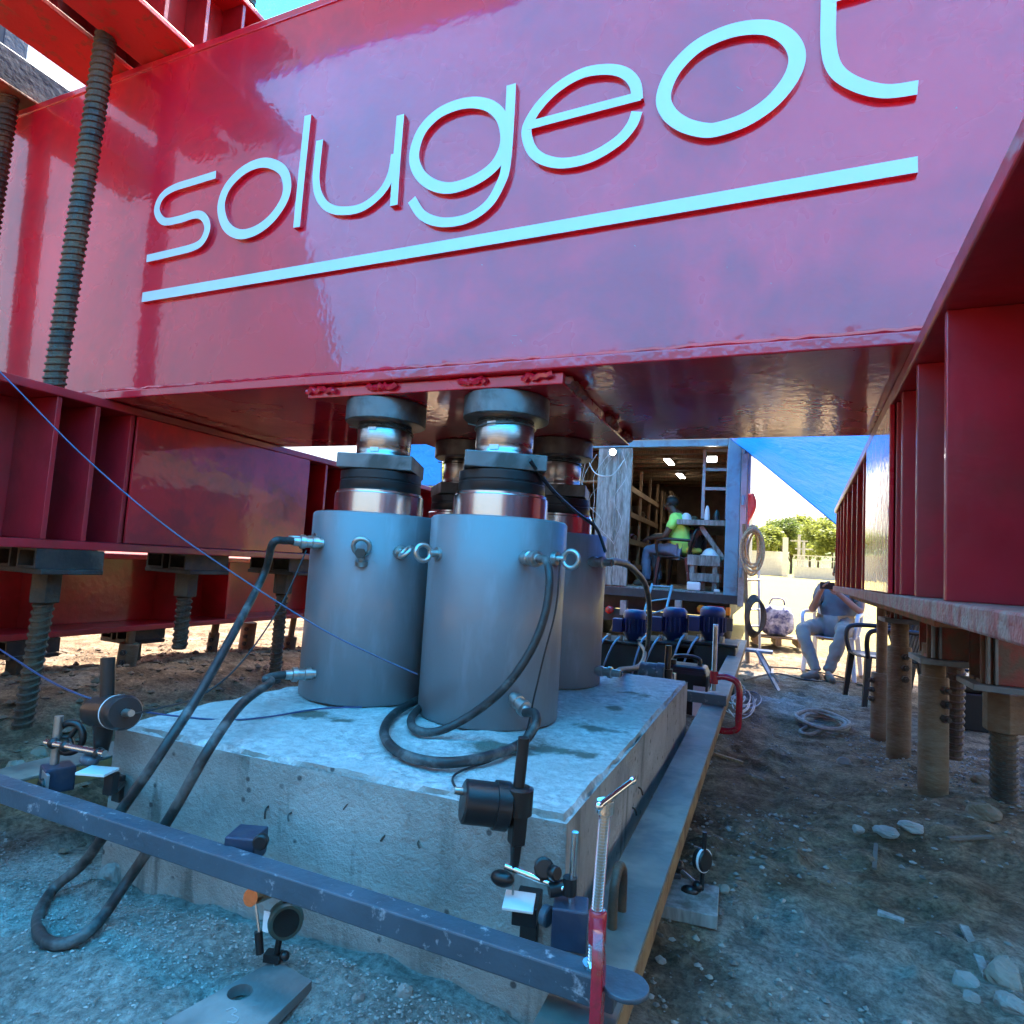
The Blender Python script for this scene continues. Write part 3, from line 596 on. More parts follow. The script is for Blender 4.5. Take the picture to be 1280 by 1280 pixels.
# ================================================================== concrete block
BX0, BX1, BY0, BY1 = -1.44, -.325, 1.10, 2.75
def block():
    t = thing('concrete_block', ((BX0+BX1)/2, (BY0+BY1)/2, .4), 'rough grey concrete block carrying the four jacks', 'concrete block')
    n = 110; b = MB()
    def dsp(p):
        q = Vector(p); amp = .004
        e = 0
        for lo, hi, v in ((BX0, BX1, p[0]), (BY0, BY1, p[1])): e += (min(abs(v-lo), abs(v-hi)) < 1e-6)
        top = p[2] > ZT-1e-6
        q += Vector((noise.noise(q*3), noise.noise(q*3+Vector((5, 5, 5))), 0))*.006
        if top: q.z += .006*noise.noise(q*6)+.004*noise.noise(q*17)+.003*noise.noise(q*40)
        if top and e: q.z -= .006+.010*abs(noise.noise(q*9))+.05*max(0, noise.noise(q*6+Vector((3, 1, 0)))-.18)+.01*abs(noise.noise(q*31)); q += Vector((.010*(-1 if p[0] > -.9 else 1)*(abs(p[0]-BX0) < 1e-6 or abs(p[0]-BX1) < 1e-6), .012*(-1 if p[1] > 2 else 1)*(abs(p[1]-BY0) < 1e-6 or abs(p[1]-BY1) < 1e-6), 0))*(.6+noise.noise(q*11))
        q.y += .05*(p[0]-BX1)/(BX0-BX1)*(-1)*(1-(p[1]-BY0)/(BY1-BY0))
        return q
    def face(o, du, dv, nu, nv):
        vs = [dsp(Vector(o)+Vector(du)*i/nu+Vector(dv)*j/nv) for j in range(nv+1) for i in range(nu+1)]
        b.add(vs, [(j*(nu+1)+i, j*(nu+1)+i+1, (j+1)*(nu+1)+i+1, (j+1)*(nu+1)+i) for j in range(nv) for i in range(nu)], True)
    W, D, H = BX1-BX0, BY1-BY0, ZT-.35
    face((BX0, BY0, ZT), (W, 0, 0), (0, D, 0), n, 150)
    face((BX0, BY0, .35), (W, 0, 0), (0, 0, H), n, 50); face((BX0, BY1, .35), (W, 0, 0), (0, 0, H), n, 50)
    face((BX0, BY0, .35), (0, D, 0), (0, 0, H), 150, 50); face((BX1, BY0, .35), (0, D, 0), (0, 0, H), 150, 50)
    body = b.build('block_body', 'concrete', t)
    me_ = body.data; bm = bmesh.new(); bm.from_mesh(me_); bmesh.ops.remove_doubles(bm, verts=bm.verts, dist=.002); bmesh.ops.recalc_face_normals(bm, faces=bm.faces); bm.to_mesh(me_); bm.free()
    for px, py in ((333, 1010), (361, 1018), (482, 1043), (523, 1052), (205, 968), (440, 1000)):
        p = A(px, py, y=BY0-.035 if px < 400 else BY0-.015); L = random.uniform(.008, .02)
        MB().tube([p+Vector((0, .03, 0)), p, p+Vector((random.uniform(-.015, .015), -.006, -L))], .0022, 5).build('tie_wire', 'dark_steel', t)
    for px, py in ((800, 985), (840, 960), (792, 1010)):
        p = A(px, py, x=BX1+.004); MB().tube([p+Vector((-.03, 0, 0)), p, p+Vector((.006, .01, -.02))], .0025, 5).build('tie_wire', 'dark_steel', t)
block()
# ================================================================== hydraulic jacks
def cyl_hit(px, py, cx, cy, r):
    d = RM@np.array([px-640, py-640, FPX]); a = d[0]**2+d[1]**2; b = -2*(d[0]*cx+d[1]*cy); c = cx*cx+cy*cy-r*r
    t = (-b-math.sqrt(max(b*b-4*a*c, 0)))/(2*a); p = Vector(CAMP+t*d); return p, Vector((p.x-cx, p.y-cy, 0)).normalized()
JR = .203
JACKS = [(-.762, 1.70), (-1.195, 1.70), (-.805, 2.345), (-1.23, 2.345)]
JLAB = ['grey hydraulic jack at the front right of the block, hose looping down it',
        'grey hydraulic jack at the front left of the block, two hoses leading to the ground',
        'grey hydraulic jack at the back right of the block, nearest the truck',
        'grey hydraulic jack at the back left, seen only by its neck between the others']
def eyebolt(par, p, n, face, r=.022, th=.007, shank=True):
    """ring on a shank; face = normal of the ring plane"""
    c = p+n*(.030+r); f = Vector(face).normalized(); u = n; v = f.cross(u).normalized()
    b = MB(); b.tube([c+(u*math.cos(a)+v*math.sin(a))*r for a in np.linspace(0, 2*math.pi, 17)[:-1]], th, 8, closed=True, k=2)
    b.cyl(p-n*.004, p+n*.034, .010, .010, 10); b.cyl(p-n*.002, p+n*.012, .019, .019, 12)
    return b.build('eye_bolt', 'zinc', par)
def coupler(par, p, n, L=.085):
    b = MB(); b.lathe(p-n*.004, n, [(0, .014), (.012, .014), (.013, .0195), (.032, .0195), (.034, .016), (.05, .016), (.052, .021), (.066, .021), (.068, .014), (L, .013)], 12)
    b.build('coupler', 'zinc', par); return p+n*L
JOBJ = []
for k, (cx, cy) in enumerate(JACKS):
    base = Vector((cx, cy, ZT+.002)); t = thing('hydraulic_jack', base, JLAB[k], 'hydraulic jack', 'four hydraulic jacks on the block'); JOBJ.append(t)
    zb = 1.425
    MB().lathe(base, (0, 0, 1), [(0, JR-.004), (.004, JR), (zb-base.z-.006, JR), (zb-base.z, JR-.006), (zb-base.z, .16)], 64).build('cylinder_body', 'jack_paint', t)
    MB().lathe((cx, cy, zb-.004), (0, 0, 1), [(0, .142), (.068, .142), (.072, .137), (.078, .137)], 56).build('ram', 'chrome', t)
    MB().lathe((cx, cy, zb+.074), (0, 0, 1), [(0, .126), (.004, .130), (.03, .130), (.032, .127), (.036, .127), (.038, .130), (.062, .130), (.064, .124)], 56).build('lock_collar', 'black_steel', t)
    ang = R_((28, 22, 12, 40)[k]); zs = zb+.139
    MB().cbox((cx, cy, zs+.024), (.235, .235, .046), ang).build('square_plate', 'steel_grey', t, .003)
    zc = zs+.048
    lc = MB().lathe((cx, cy, zc), (0, 0, 1), [(0, .086), (.010, .088), (.012, .0865), (.030, .0865), (.032, .0875), (.105, .0875), (.107, .086), (.115, .086)], 48).build('load_cell', 'brushed', t)
    for s_, zz in ((-.5, zc+.082), (-.35, zc+.012)):
        a0 = math.atan2(-cy, -cx)+s_; b = MB(); vs = []
        for a in np.linspace(a0-.16, a0+.16, 5): vs += [(cx+.0892*math.cos(a), cy+.0892*math.sin(a), zz), (cx+.0892*math.cos(a), cy+.0892*math.sin(a), zz+.014)]
        b.add(vs, [(2*i, 2*i+2, 2*i+3, 2*i+1) for i in range(4)], True); b.build('sticker', 'label_white', lc)
    rg = MB(); rg.tube([(cx+.092*math.cos(a), cy+.092*math.sin(a), zc+.088+.006*math.cos(a*1+k)) for a in np.linspace(0, 2*math.pi, 25)[:-1]], .0022, 6, closed=True, k=1)
    a = math.atan2(-cy, -cx)-1.2; rg.tube([(cx+.092*math.cos(a), cy+.092*math.sin(a), zc+.088), (cx+.12*math.cos(a), cy+.12*math.sin(a), zc+.09)], .0022, 6); rg.build('wire_ring', 'dark_steel' if k else 'zinc', lc)
    MB().lathe((cx, cy, zc+.113), (0, 0, 1), [(0, .126), (.003, .130), (ZB-.036-zc-.113-.004, .130), (ZB-.036-zc-.113-.001, .126)], 56).build('bearing_disc', 'steel_grey', t)
# fittings, placed from where they sit on each jack
def jfit(k, px, py): return cyl_hit(px, py, JACKS[k][0], JACKS[k][1], JR)
p, n = jfit(1, 402, 679); CPL1 = coupler(JOBJ[1], p, (n+Vector((-.35, .1, 0))).normalized()); N1 = n
p, n = jfit(1, 392, 842); CPL2 = coupler(JOBJ[1], p, (n+Vector((-.35, .1, 0))).normalized())
p, n = jfit(1, 398, 674); eyebolt(JOBJ[1], p+Vector((-.02, .02, 0)), n, (0, 0, 1), .028, .006)
p, n = jfit(1, 453, 692); eb = eyebolt(JOBJ[1], p+Vector((0, 0, -.03)), (n*.4+Vector((0, 0, 1))).normalized()*1, n, .024)
b = MB().cyl(p, p+n*.028, .012, .012, 6); b.cyl(p+n*.02, p+n*.034, .016, .016, 6); b.build('plug', 'dark_steel', JOBJ[1])
p, n = jfit(1, 499, 690); eyebolt(JOBJ[1], p, n, (-.5, -.3, .5), .02)
p, n = jfit(0, 546, 692); eyebolt(JOBJ[0], p+Vector((.01, 0, 0)), n, (.55, -1, .1), .022)
p, n = jfit(0, 655, 697); CPL3 = coupler(JOBJ[0], p, (n+Vector((.35, 0, -.05))).normalized(), .08)
p, n = jfit(0, 642, 872); CPL4 = coupler(JOBJ[0], p, (n+Vector((.3, 0, -.35))).normalized(), .08)
p, n = jfit(0, 692, 698); eyebolt(JOBJ[0], p, (n+Vector((.25, .1, 0))).normalized(), (.2, -1, 0), .023)
p, n = jfit(2, 738, 702); CPL5 = coupler(JOBJ[2], p, (n+Vector((.5, 0, 0))).normalized(), .1)
p, n = jfit(2, 745, 838); CPL6 = coupler(JOBJ[2], p, (n+Vector((.5, 0, 0))).normalized(), .1)
# ================================================================== hoses and wires
def cable(name, pts, r, m, label, cat='hose', group=None, n=10, k=8):
    return tag(MB().tube(pts, r, n, k=k).build(name, m), label, cat, group)
grpH = 'hydraulic hoses of the jacks'
def gp(px, py, zz=.5, dz=.012):
    p = A(px, py, z=zz)
    for _ in range(4): p = A(px, py, z=G(p.x, p.y)+dz)
    return p
d1 = (CPL1-JOBJ[1].location); d1.z = 0; d1.normalize()
cable('hydraulic_hose', [CPL1-d1*.01, CPL1+d1*.02, CPL1+d1*.05+Vector((0, -.01, -.012)), A(328, 722, y=1.46), A(262, 845, y=1.14), A(205, 935, y=1.0), A(150, 1015, y=.965), A(105, 1078, y=.96),
      gp(68, 1110, dz=.02), gp(48, 1145), gp(52, 1172), gp(80, 1180), gp(118, 1158, dz=.02), A(160, 1100, y=.96), A(212, 1022, y=.98), A(262, 935, y=1.0), A(302, 880, y=1.16), A(338, 853, y=1.36), CPL2+d1*.045+Vector((0, -.01, -.006)), CPL2+d1*.02, CPL2-d1*.01],
      .0112, 'hose_rubber', 'thick black hose looping from the front left jack to the ground and back', 'hose', grpH)
zh = ZT+.018
cable('hydraulic_hose', [CPL3-Vector((.01, 0, 0)), A(682, 700, y=1.50), A(687, 722, y=1.475), A(682, 765, y=1.46), A(664, 812, y=1.44), A(632, 858, y=1.42), A(590, 893, y=1.42), A(548, 914, z=zh), A(520, 912, z=zh), A(514, 898, z=zh), A(528, 883, z=zh), A(548, 872, z=zh)],
      .0105, 'hose_rubber', 'black hose curving down the front right jack and behind its foot', 'hose', grpH)
cable('hydraulic_hose', [CPL4-Vector((.01, 0, 0)), A(669, 892, y=1.48), A(668, 908, y=1.45), A(650, 930, z=zh), A(600, 948, z=zh), A(545, 953, z=zh), A(498, 940, z=zh), A(480, 916, z=zh), A(492, 893, z=zh), A(520, 876, z=zh), A(546, 864, z=zh)],
      .0115, 'hose_rubber', 'grey black hose lying in a wide loop on the block around the front right jack', 'hose', grpH)
cable('hydraulic_hose', [CPL5-Vector((.01, 0, 0)), A(770, 702, y=2.4), A(790, 710, y=2.7), A(808, 735, y=3.2), A(812, 775, y=3.7), A(808, 815, y=4.2), A(798, 850, y=4.8), A(790, 855, y=5.1)],
      .014, 'hose_rubber', 'black hose arching from the back right jack down to the pumps', 'hose', grpH)
cable('hydraulic_hose', [CPL6-Vector((.01, 0, 0)), A(775, 838, y=2.6), A(800, 832, y=3.2), A(806, 815, y=4.2), A(800, 805, y=5.0)], .013, 'hose_rubber', 'black hose from the foot of the back right jack to the pumps', 'hose', grpH)
cable('instrument_wire', [A(-40, 432, y=1.0), A(0, 465, y=1.05), A(100, 566, y=1.15), A(200, 652, y=1.25), A(300, 722, y=1.32), A(400, 785, y=1.38), A(470, 820, y=1.42), A(522, 843, y=1.47)], .0023, 'wire_blue', 'thin blue wire running across from upper left to the front jacks', 'wire', 'thin instrument wires', 6)
cable('instrument_wire', [A(-40, 790, y=1.0), A(0, 812, y=1.0), A(60, 850, y=1.0), A(110, 872, y=1.0), A(170, 888, y=1.1), A(260, 899, y=1.2), A(320, 898, z=ZT+.006), A(400, 886, z=ZT+.006), A(452, 884, z=ZT+.006)], .0023, 'wire_blue', 'thin blue wire drooping past the left sensor onto the block', 'wire', 'thin instrument wires', 6)
cable('instrument_wire', [A(383, 688, y=1.58), A(352, 755, y=1.45), A(300, 830, y=1.3), A(250, 870, y=1.22), A(195, 886, y=1.02), A(165, 893, y=.96)], .0024, 'wire_dark', 'thin dark wire from the front left jack to the left sensor', 'wire', 'thin instrument wires', 6)
cable('instrument_wire', [A(662, 575, y=1.6), A(690, 612, y=1.75), A(720, 640, y=1.95), A(745, 660, y=2.1), A(757, 690, y=2.1)], .006, 'wire_dark', 'dark cable from the load cell across the back right jack', 'wire', 'thin instrument wires', 6)
cable('instrument_wire', [A(700, 700, y=1.5), A(695, 760, y=1.5), A(680, 820, y=1.48), A(668, 870, y=1.47), A(655, 920, z=ZT+.006), A(620, 948, z=ZT+.006), A(580, 962, z=ZT+.006), A(566, 972, z=ZT+.004), A(570, 985, y=1.06), A(580, 993, y=1.04)], .0024, 'wire_dark', 'thin dark wire down the front right jack to the front sensor', 'wire', 'thin instrument wires', 6)
# ================================================================== reference beams
ZCH = .68
def channel(x0, x1, y0, y1, yaw, label):
    M = Matrix.Translation((x0, y0, 0))@Matrix.Rotation(R_(yaw), 4, 'Z'); w_ = x1-x0
    t = thing('reference_beam', (x0, y0, ZCH), label, 'steel channel', 'reference beams', M)
    MB().box(0, w_, 0, y1-y0, ZCH-.007, ZCH).build('channel_web', 'channel_paint', t, .0015)
    MB().box(w_-.008, w_+.001, 0, y1-y0, ZCH-.053, ZCH-.008).build('channel_flange', 'channel_brown', t, .0015)  # right flange browner than the rest of the channel
    MB().box(-.001, .008, 0, y1-y0, ZCH-.053, ZCH-.008).build('channel_flange', 'channel_paint', t, .0015)
    return t
channel(-.285, -.182, .55, 6.75, .55, 'long grey green steel channel along the right side of the block, brown edge')
lx = A(0, 968, z=ZCH)
channel(-1.86, -1.74, .6, 6.4, .0, 'grey green steel channel left of the block, under the front bar')
# lifting loop on the right channel
p0 = A(765, 1160, z=ZCH); p1 = A(777, 1138, z=ZCH); tp = Vector(((p0.x+p1.x)/2, (p0.y+p1.y)/2, ZCH+.085))
lp = MB(); d_ = (p1-p0); lp.tube([p0, p0+Vector((0, 0, .05)), p0+d_*.12+Vector((0, 0, .075)), p0+d_*.5+Vector((0, 0, .09)), p0+d_*.88+Vector((0, 0, .075)), p1+Vector((0, 0, .05)), p1], .0085, 10)
tag(lp.build('lifting_loop', 'rebar'), 'rusty steel loop welded on the right channel beside the clamp', 'loop')
# front bar
fb = thing('front_bar', (-1, .90, .685), 'dark blue grey square steel bar across the front of the block', 'steel bar')
MB().box(-2.3, -.185, .885, .925, .705, .745).build('square_tube', 'bar_paint', fb, .003)
dc = A(782, 1232, z=.752); MB().lathe((dc.x, dc.y, .7475), (0, 0, 1), [(0, .030), (.001, .031), (.006, .031), (.007, .030)], 40).build('end_disc', 'bar_paint', fb)
rb_ = thing('rear_bar', (-.3, 3.3, ZCH), 'dark steel bar clamped across the right channel behind the block', 'steel bar')
a = A(865, 872, z=.73); MB().box(-1.9, -.2, 3.22, 3.27, ZCH+.001, ZCH+.05).build('square_tube', 'bar_paint', rb_, .003)
# ------------------------------------------------------------------ clamps
ct = A(757, 1003, y=.905); cb = A(741, 1214, y=.905); cb.z = .747
t = thing('c_clamp', (cb.x, .9, .56), 'red clamp with a tall bare screw holding the front bar', 'clamp', 'red clamps on the right channel')
rebar_mb((cb.x, .905, .752), (ct.x, .905, ct.z-.006), .0074, .0042, 12, .16).build('screw', 'chrome', t)
b = MB(); b.cyl((cb.x, .905, .7455), (cb.x, .905, .752), .013, .015, 14); b.build('swivel_pad', 'chrome', t)
h0 = A(743, 1008, y=.86); h1 = A(790, 976, y=.97); hc = Vector((ct.x, .905, ct.z-.004))
b = MB(); b.cyl(hc+(h0-hc)*.6, hc+(h1-hc)*1.0, .0042, .0042, 10); b.sphere(hc+(h0-hc)*.6, .0062, 10, 6); b.sphere(h1, .0062, 10, 6); b.build('handle', 'chrome', t)
MB().cyl((ct.x, .905, ct.z-.014), (ct.x, .905, ct.z+.003), .0125, .0125, 14).build('screw_head', 'chrome', t)
zj = A(748, 1155, y=.905).z; fx = (cb.x+ct.x)/2
b = MB(); b.lathe((fx, .905, zj-.026), (0, 0, 1), [(0, .011), (.003, .013), (.042, .013), (.045, .011)], 16)
for s_ in (0,):
    prof = [(.900, zj+.005), (.872, zj-.004), (.858, zj-.03), (.853, .70), (.853, .645), (.862, .612), (.885, .602), (.925, .602)]
    xs_ = A(748, 1225, y=.853).x; P = catmull([Vector((fx+(xs_-fx)*(.905-q[0])/.052, q[0], q[1])) for q in prof], 14); vs = []
    for i, p in enumerate(P):
        d = (P[min(i+1, len(P)-1)]-P[max(0, i-1)]).normalized(); nn = Vector((0, -d.z, d.y)); hw, ht = .0075, .0105
        vs += [p+Vector((-hw, 0, 0))+nn*ht, p+Vector((hw, 0, 0))+nn*ht, p+Vector((hw, 0, 0))-nn*ht, p+Vector((-hw, 0, 0))-nn*ht]
    b.add(vs, [(4*i+j, 4*i+(j+1) % 4, 4*i+4+(j+1) % 4, 4*i+4+j) for i in range(len(P)-1) for j in range(4)]+[(3, 2, 1, 0), tuple(len(vs)-4+j for j in range(4))], True)
    b.cyl((fx+(xs_-fx)*-.38, .925, .600), (fx+(xs_-fx)*-.38, .925, .6255), .013, .013, 12)
b.build('frame', 'clamp_red', t, .002)
# rear clamp on the channel
q = A(890, 862, y=3.3); t = thing('c_clamp', (-.21, 3.3, .55), 'red clamp farther back on the right channel, near the pumps', 'clamp', 'red clamps on the right channel')
xr = -.19
P = catmull([Vector((xr-.075, 3.3, .80)), Vector((xr-.02, 3.3, .808)), Vector((xr+.03, 3.3, .79)), Vector((xr+.045, 3.3, .74)), Vector((xr+.045, 3.3, .62)), Vector((xr+.04, 3.3, .57)), Vector((xr+.0, 3.3, .55)), Vector((xr-.07, 3.3, .55))], 6)
b = MB(); b.tube(P, .016, 8, smooth_path=False); b.cyl((xr-.075, 3.3, .77), (xr-.075, 3.3, .83), .02); b.build('frame', 'clamp_red', t)
rebar_mb((xr-.075, 3.3, .735), (xr-.075, 3.3, 1.06), .011, .006, 10, .15).build('screw', 'zinc', t)
MB().cyl((xr-.075, 3.24, 1.05), (xr-.075, 3.36, 1.05), .005, .005, 8).build('handle', 'zinc', t)
a = A(722+130, 905, y=2.95)
tag(MB().lathe((-.41, 2.95, .55), (0, 0, 1), [(0, .008), (.17, .008), (.172, .011), (.30, .011)], 12).build('steel_pin', 'chrome'), 'pale steel pin standing behind the far corner of the block', 'pin')
# ================================================================== gauges
def knob(t, p, axis, r, L, m='black_plastic'):
    return MB().lathe(Vector(p)-Vector(axis).normalized()*L/2, axis, [(0, r*.8), (L*.15, r), (L*.85, r), (L, r*.8)], 14).build('knob', m, t)
# --- front right: magnet stand
yb = 1.0
b0 = A(708, 1190, y=yb); k = mpp(b0)
t = thing('magnetic_stand', b0, 'magnetic stand with chrome rods at the front right corner of the block', 'gauge stand', 'magnetic gauge stands')
MB().cbox((b0.x, yb+.012, b0.z+.038), (.056, .05, .062), .25).build('magnet_base', 'navy_steel', t, .003)
knob(t, (b0.x-.036, yb+.0, b0.z+.045), (1, -.3, 0), .016, .014, 'bar_paint')
r0 = A(712, 1150, y=yb+.012); r1 = A(719, 1040, y=yb+.012)
MB().cyl(r0, r1, .0058, .0058, 14).build('post', 'chrome', t); MB().cyl(r0, r0+(r1-r0)*.12, .009, .009, 12).build('post_collar', 'zinc', t)
h0 = A(632, 1082, y=yb-.005); h1 = A(704, 1111, y=yb+.0)
MB().cyl(h0, h1, .0055, .0055, 14).build('arm', 'chrome', t)
j = A(712, 1107, y=yb+.008); MB().cyl(j-Vector((0, 0, .013)), j+Vector((0, 0, .013)), .0115, .0115, 14).build('joint', 'black_plastic', t)
j2 = A(697, 1112, y=yb+.002); MB().cyl(j2+Vector((-.012, -.008, 0)), j2+Vector((.012, .008, .004)), .0115, .0115, 12).build('joint', 'black_plastic', t)
kk = A(680, 1085, y=yb); knob(t, kk, (.4, -1, .3), .0165, .012); b = MB(); b.cyl(kk, A(678, 1100, y=yb), .006, .008, 10); b.build('joint', 'black_plastic', t)
kk = A(693, 1091, y=yb-.005); knob(t, kk, (1, -.6, .2), .011, .016)
kk = A(628, 1098, y=yb-.012); MB().sphere(kk, .021, 14, 8, (1, .6, .62)).build('knob', 'black_plastic', t)
# displacement sensor
t = thing('displacement_sensor', A(640, 1085, y=yb), 'fat black displacement sensor with upright tube on the front right stand', 'sensor', 'displacement sensors')
c0 = A(578, 1001, y=yb-.045); c1 = A(637, 1008, y=yb+.0); ax = (c1-c0)
MB().lathe(c0, ax, [(0, .030), (.003, .0345), (ax.length*.66, .0345), (ax.length*.67, .0385), (ax.length*.95, .0385), (ax.length, .030)], 32).build('sensor_head', 'black_steel', t)
cn = A(568, 988, y=yb-.04); MB().cyl(cn, cn+ax.normalized()*.035, .006, .007, 12).build('connector', 'zinc', t)
b = MB(); b.lathe(A(648, 1018, y=yb-.002), (0.02, 0, 1), [(0, .016), (.002, .0225), (.042, .0225), (.045, .016)], 20); b.build('clamp_block', 'black_plastic', t)
MB().cyl(A(648, 988, y=yb-.002), A(655, 922, y=yb-.002), .0098, .0098, 16).build('guide_tube', 'black_plastic', t)
a, b_ = A(648, 1012, y=yb-.002), A(643, 1085, y=yb-.002)
bb = MB(); bb.lathe(a, b_-a, [(0, .0185), ((b_-a).length*.58, .0165), ((b_-a).length*.6, .011), ((b_-a).length, .008)], 4, True); bb.build('stem', 'black_plastic', t, .002)
MB().cyl(b_, A(641, 1118, y=yb-.002), .0022, .0022, 8).build('plunger', 'zinc', t)
# target plate on the block face
t = thing('target_plate', A(655, 1160, y=BY0), 'white target tile on a black bracket at the front right of the block', 'bracket', 'target brackets on the block face')
p = A(649, 1127, y=yb-.005); MB().cbox(p, (.05, .042, .005), Matrix.Rotation(.25, 4, 'Z')@Matrix.Rotation(.2, 4, 'X')).build('tile', 'white_plastic', t, .001)
q = A(652, 1150, y=yb+.03); b = MB(); b.cbox(p+Vector((.004, .03, -.02)), (.04, .07, .03), .2); b.build('bracket_arm', 'black_steel', t, .002)
q = A(662, 1152, y=BY0-.012); MB().cbox(q, (.032, .012, .07)).build('bracket_foot', 'black_steel', t, .002)
# --- left stand and sensor
yl = .99
b0 = A(70, 985, y=yl)
t = thing('magnetic_stand', b0, 'magnetic stand with a ring knob at the front left of the block', 'gauge stand', 'magnetic gauge stands')
MB().cbox(b0+Vector((0, .0, .025)), (.06, .06, .055), -.35).build('magnet_base', 'navy_steel', t, .003)
fp = b0+Vector((.012, -.034, .022)); MB().cbox(fp, (.05, .006, .05), -.35).build('face_plate', 'aluminium', t, .001); knob(t, fp+Vector((.0, -.006, -.003)), (-.3, -1, 0), .016, .012)
MB().cyl(A(66, 975, y=yl), A(74, 895, y=yl), .0095, .0095, 14).build('post', 'zinc', t)
MB().cyl(A(58, 928, y=yl-.02), A(131, 942, y=yl-.02), .0075, .0075, 14).build('arm', 'chrome', t)
c = A(87, 922, y=yl+.015)
b = MB(); f_ = Vector((.35, -1, .1)).normalized(); u, w_ = basis(f_); b.tube([c+(u*math.cos(a)+w_*math.sin(a))*.034 for a in np.linspace(0, 2*math.pi, 21)[:-1]], .008, 8, closed=True, k=1)
for a in (0, 2.1, 4.2): b.cyl(c, c+(u*math.cos(a)+w_*math.sin(a))*.034, .006, .006, 8)
b.build('ring_knob', 'black_plastic', t)
for (px, py) in ((67, 929), (82, 933), (124, 942)): j = A(px, py, y=yl-.018); MB().sphere(j, .013, 12, 8).build('joint', 'black_plastic', t)
MB().sphere(A(112, 950, y=yl-.01), .024, 14, 8, (1.1, .7, .6)).build('knob', 'bar_paint', t)
t = thing('displacement_sensor', A(130, 945, y=yl), 'taped black displacement sensor with upright tube at the front left of the block', 'sensor', 'displacement sensors')
c0 = A(121, 888, y=yl+.04); c1 = A(157, 891, y=yl-.04); ax = c1-c0
MB().lathe(c0, ax, [(0, .030), (.004, .036), (ax.length*.72, .036), (ax.length*.725, .037), (ax.length*.95, .037), (ax.length, .032)], 32).build('sensor_head', 'black_steel', t)
MB().lathe(c0+ax*.74, ax, [(0, .0374), (ax.length*.03, .0374)], 24).build('tape_band', 'label_white', t)
MB().cyl(c1-ax.normalized()*.004, c1+ax.normalized()*.04, .009, .007, 12).build('connector', 'zinc', t)
MB().cyl(A(134, 880, y=yl+.01), A(135, 822, y=yl+.01), .0155, .0155, 16).build('guide_tube', 'black_plastic', t)
MB().cyl(A(131, 900, y=yl+.01), A(126, 940, y=yl+.01), .024, .015, 10).build('stem', 'black_plastic', t)
t = thing('target_plate', A(150, 985, y=BY0-.05), 'white target tile on a black bracket at the front left of the block', 'bracket', 'target brackets on the block face')
p = A(122, 964, y=yl-.03); MB().cbox(p, (.065, .05, .006), .35).build('tile', 'white_plastic', t, .001)
b = MB(); b.cbox(p+Vector((.02, .02, -.028)), (.022, .022, .045), .3); b.build('bracket_leg', 'black_steel', t, .002)
q = A(148, 985, y=BY0-.062); b = MB(); b.beam(p+Vector((.02, .02, -.045)), q+Vector((0, 0, .012)), .03, .01); b.build('bracket_arm', 'black_steel', t, .002)
MB().cbox(q, (.028, .012, .06)).build('bracket_foot', 'black_steel', t, .002)
# --- gauge under the front bar
yg = .945
t = thing('magnetic_stand', A(310, 1100, y=yg), 'magnetic stand stuck behind the middle of the front bar', 'gauge stand', 'magnetic gauge stands')
p = A(308, 1052, y=yg+.012); MB().cbox(p+Vector((0, .0, -.006)), (.058, .062, .05), .35).build('magnet_base', 'navy_steel', t, .003)
q = A(326, 1052, y=yg-.01); knob(t, q, (.5, -1, 0), .014, .014, 'black_plastic')
MB().cyl(A(313, 1122, y=yg-.045), A(337, 1112, y=yg+.01), .0145, .0145, 24).build('copper_sleeve', 'copper', t)
MB().cyl(A(319, 1128, y=yg-.02), A(324, 1166, y=yg-.02), .0035, .0035, 10).build('thin_rod', 'chrome', t); MB().cyl(A(323, 1164, y=yg-.02), A(325, 1192, y=yg-.02), .0075, .007, 12).build('grip', 'black_plastic', t)
t = thing('dial_gauge', A(343, 1200, y=yg), 'round green digital dial gauge with white label below the front bar', 'dial gauge', 'dial gauges')
c = A(357, 1150, y=yg); f_ = Vector((.72, -.68, .12)).normalized()
MB().lathe(c-f_*.013, f_, [(0, .028), (.002, .031), (.018, .031), (.022, .030), (.026, .027)], 32).build('dial_body', 'dial_green', t)
MB().lathe(c+f_*.0125, f_, [(0, .0225), (.0015, .0225)], 28).build('dial_face', 'glass_dark', t)
u, w_ = basis(f_); MB().cbox(c-f_*.002+Vector((-.022, -.024, .002)), (.012, .0025, .034), .1).build('paper_label', 'label_white', t)
MB().cyl(A(358, 1124, y=yg), A(345, 1196, y=yg), .0058, .0058, 12).build('stem', 'black_plastic', t)
b = MB(); b.cbox(A(342, 1195, y=yg), (.03, .02, .014), .3); b.sphere(A(356, 1195, y=yg), .009, 10, 6); b.build('stem_clamp', 'black_plastic', t)
MB().cyl(A(343, 1198, y=yg), gp(342, 1222, dz=.004), .0016, .0016, 6).build('plunger', 'zinc', t)
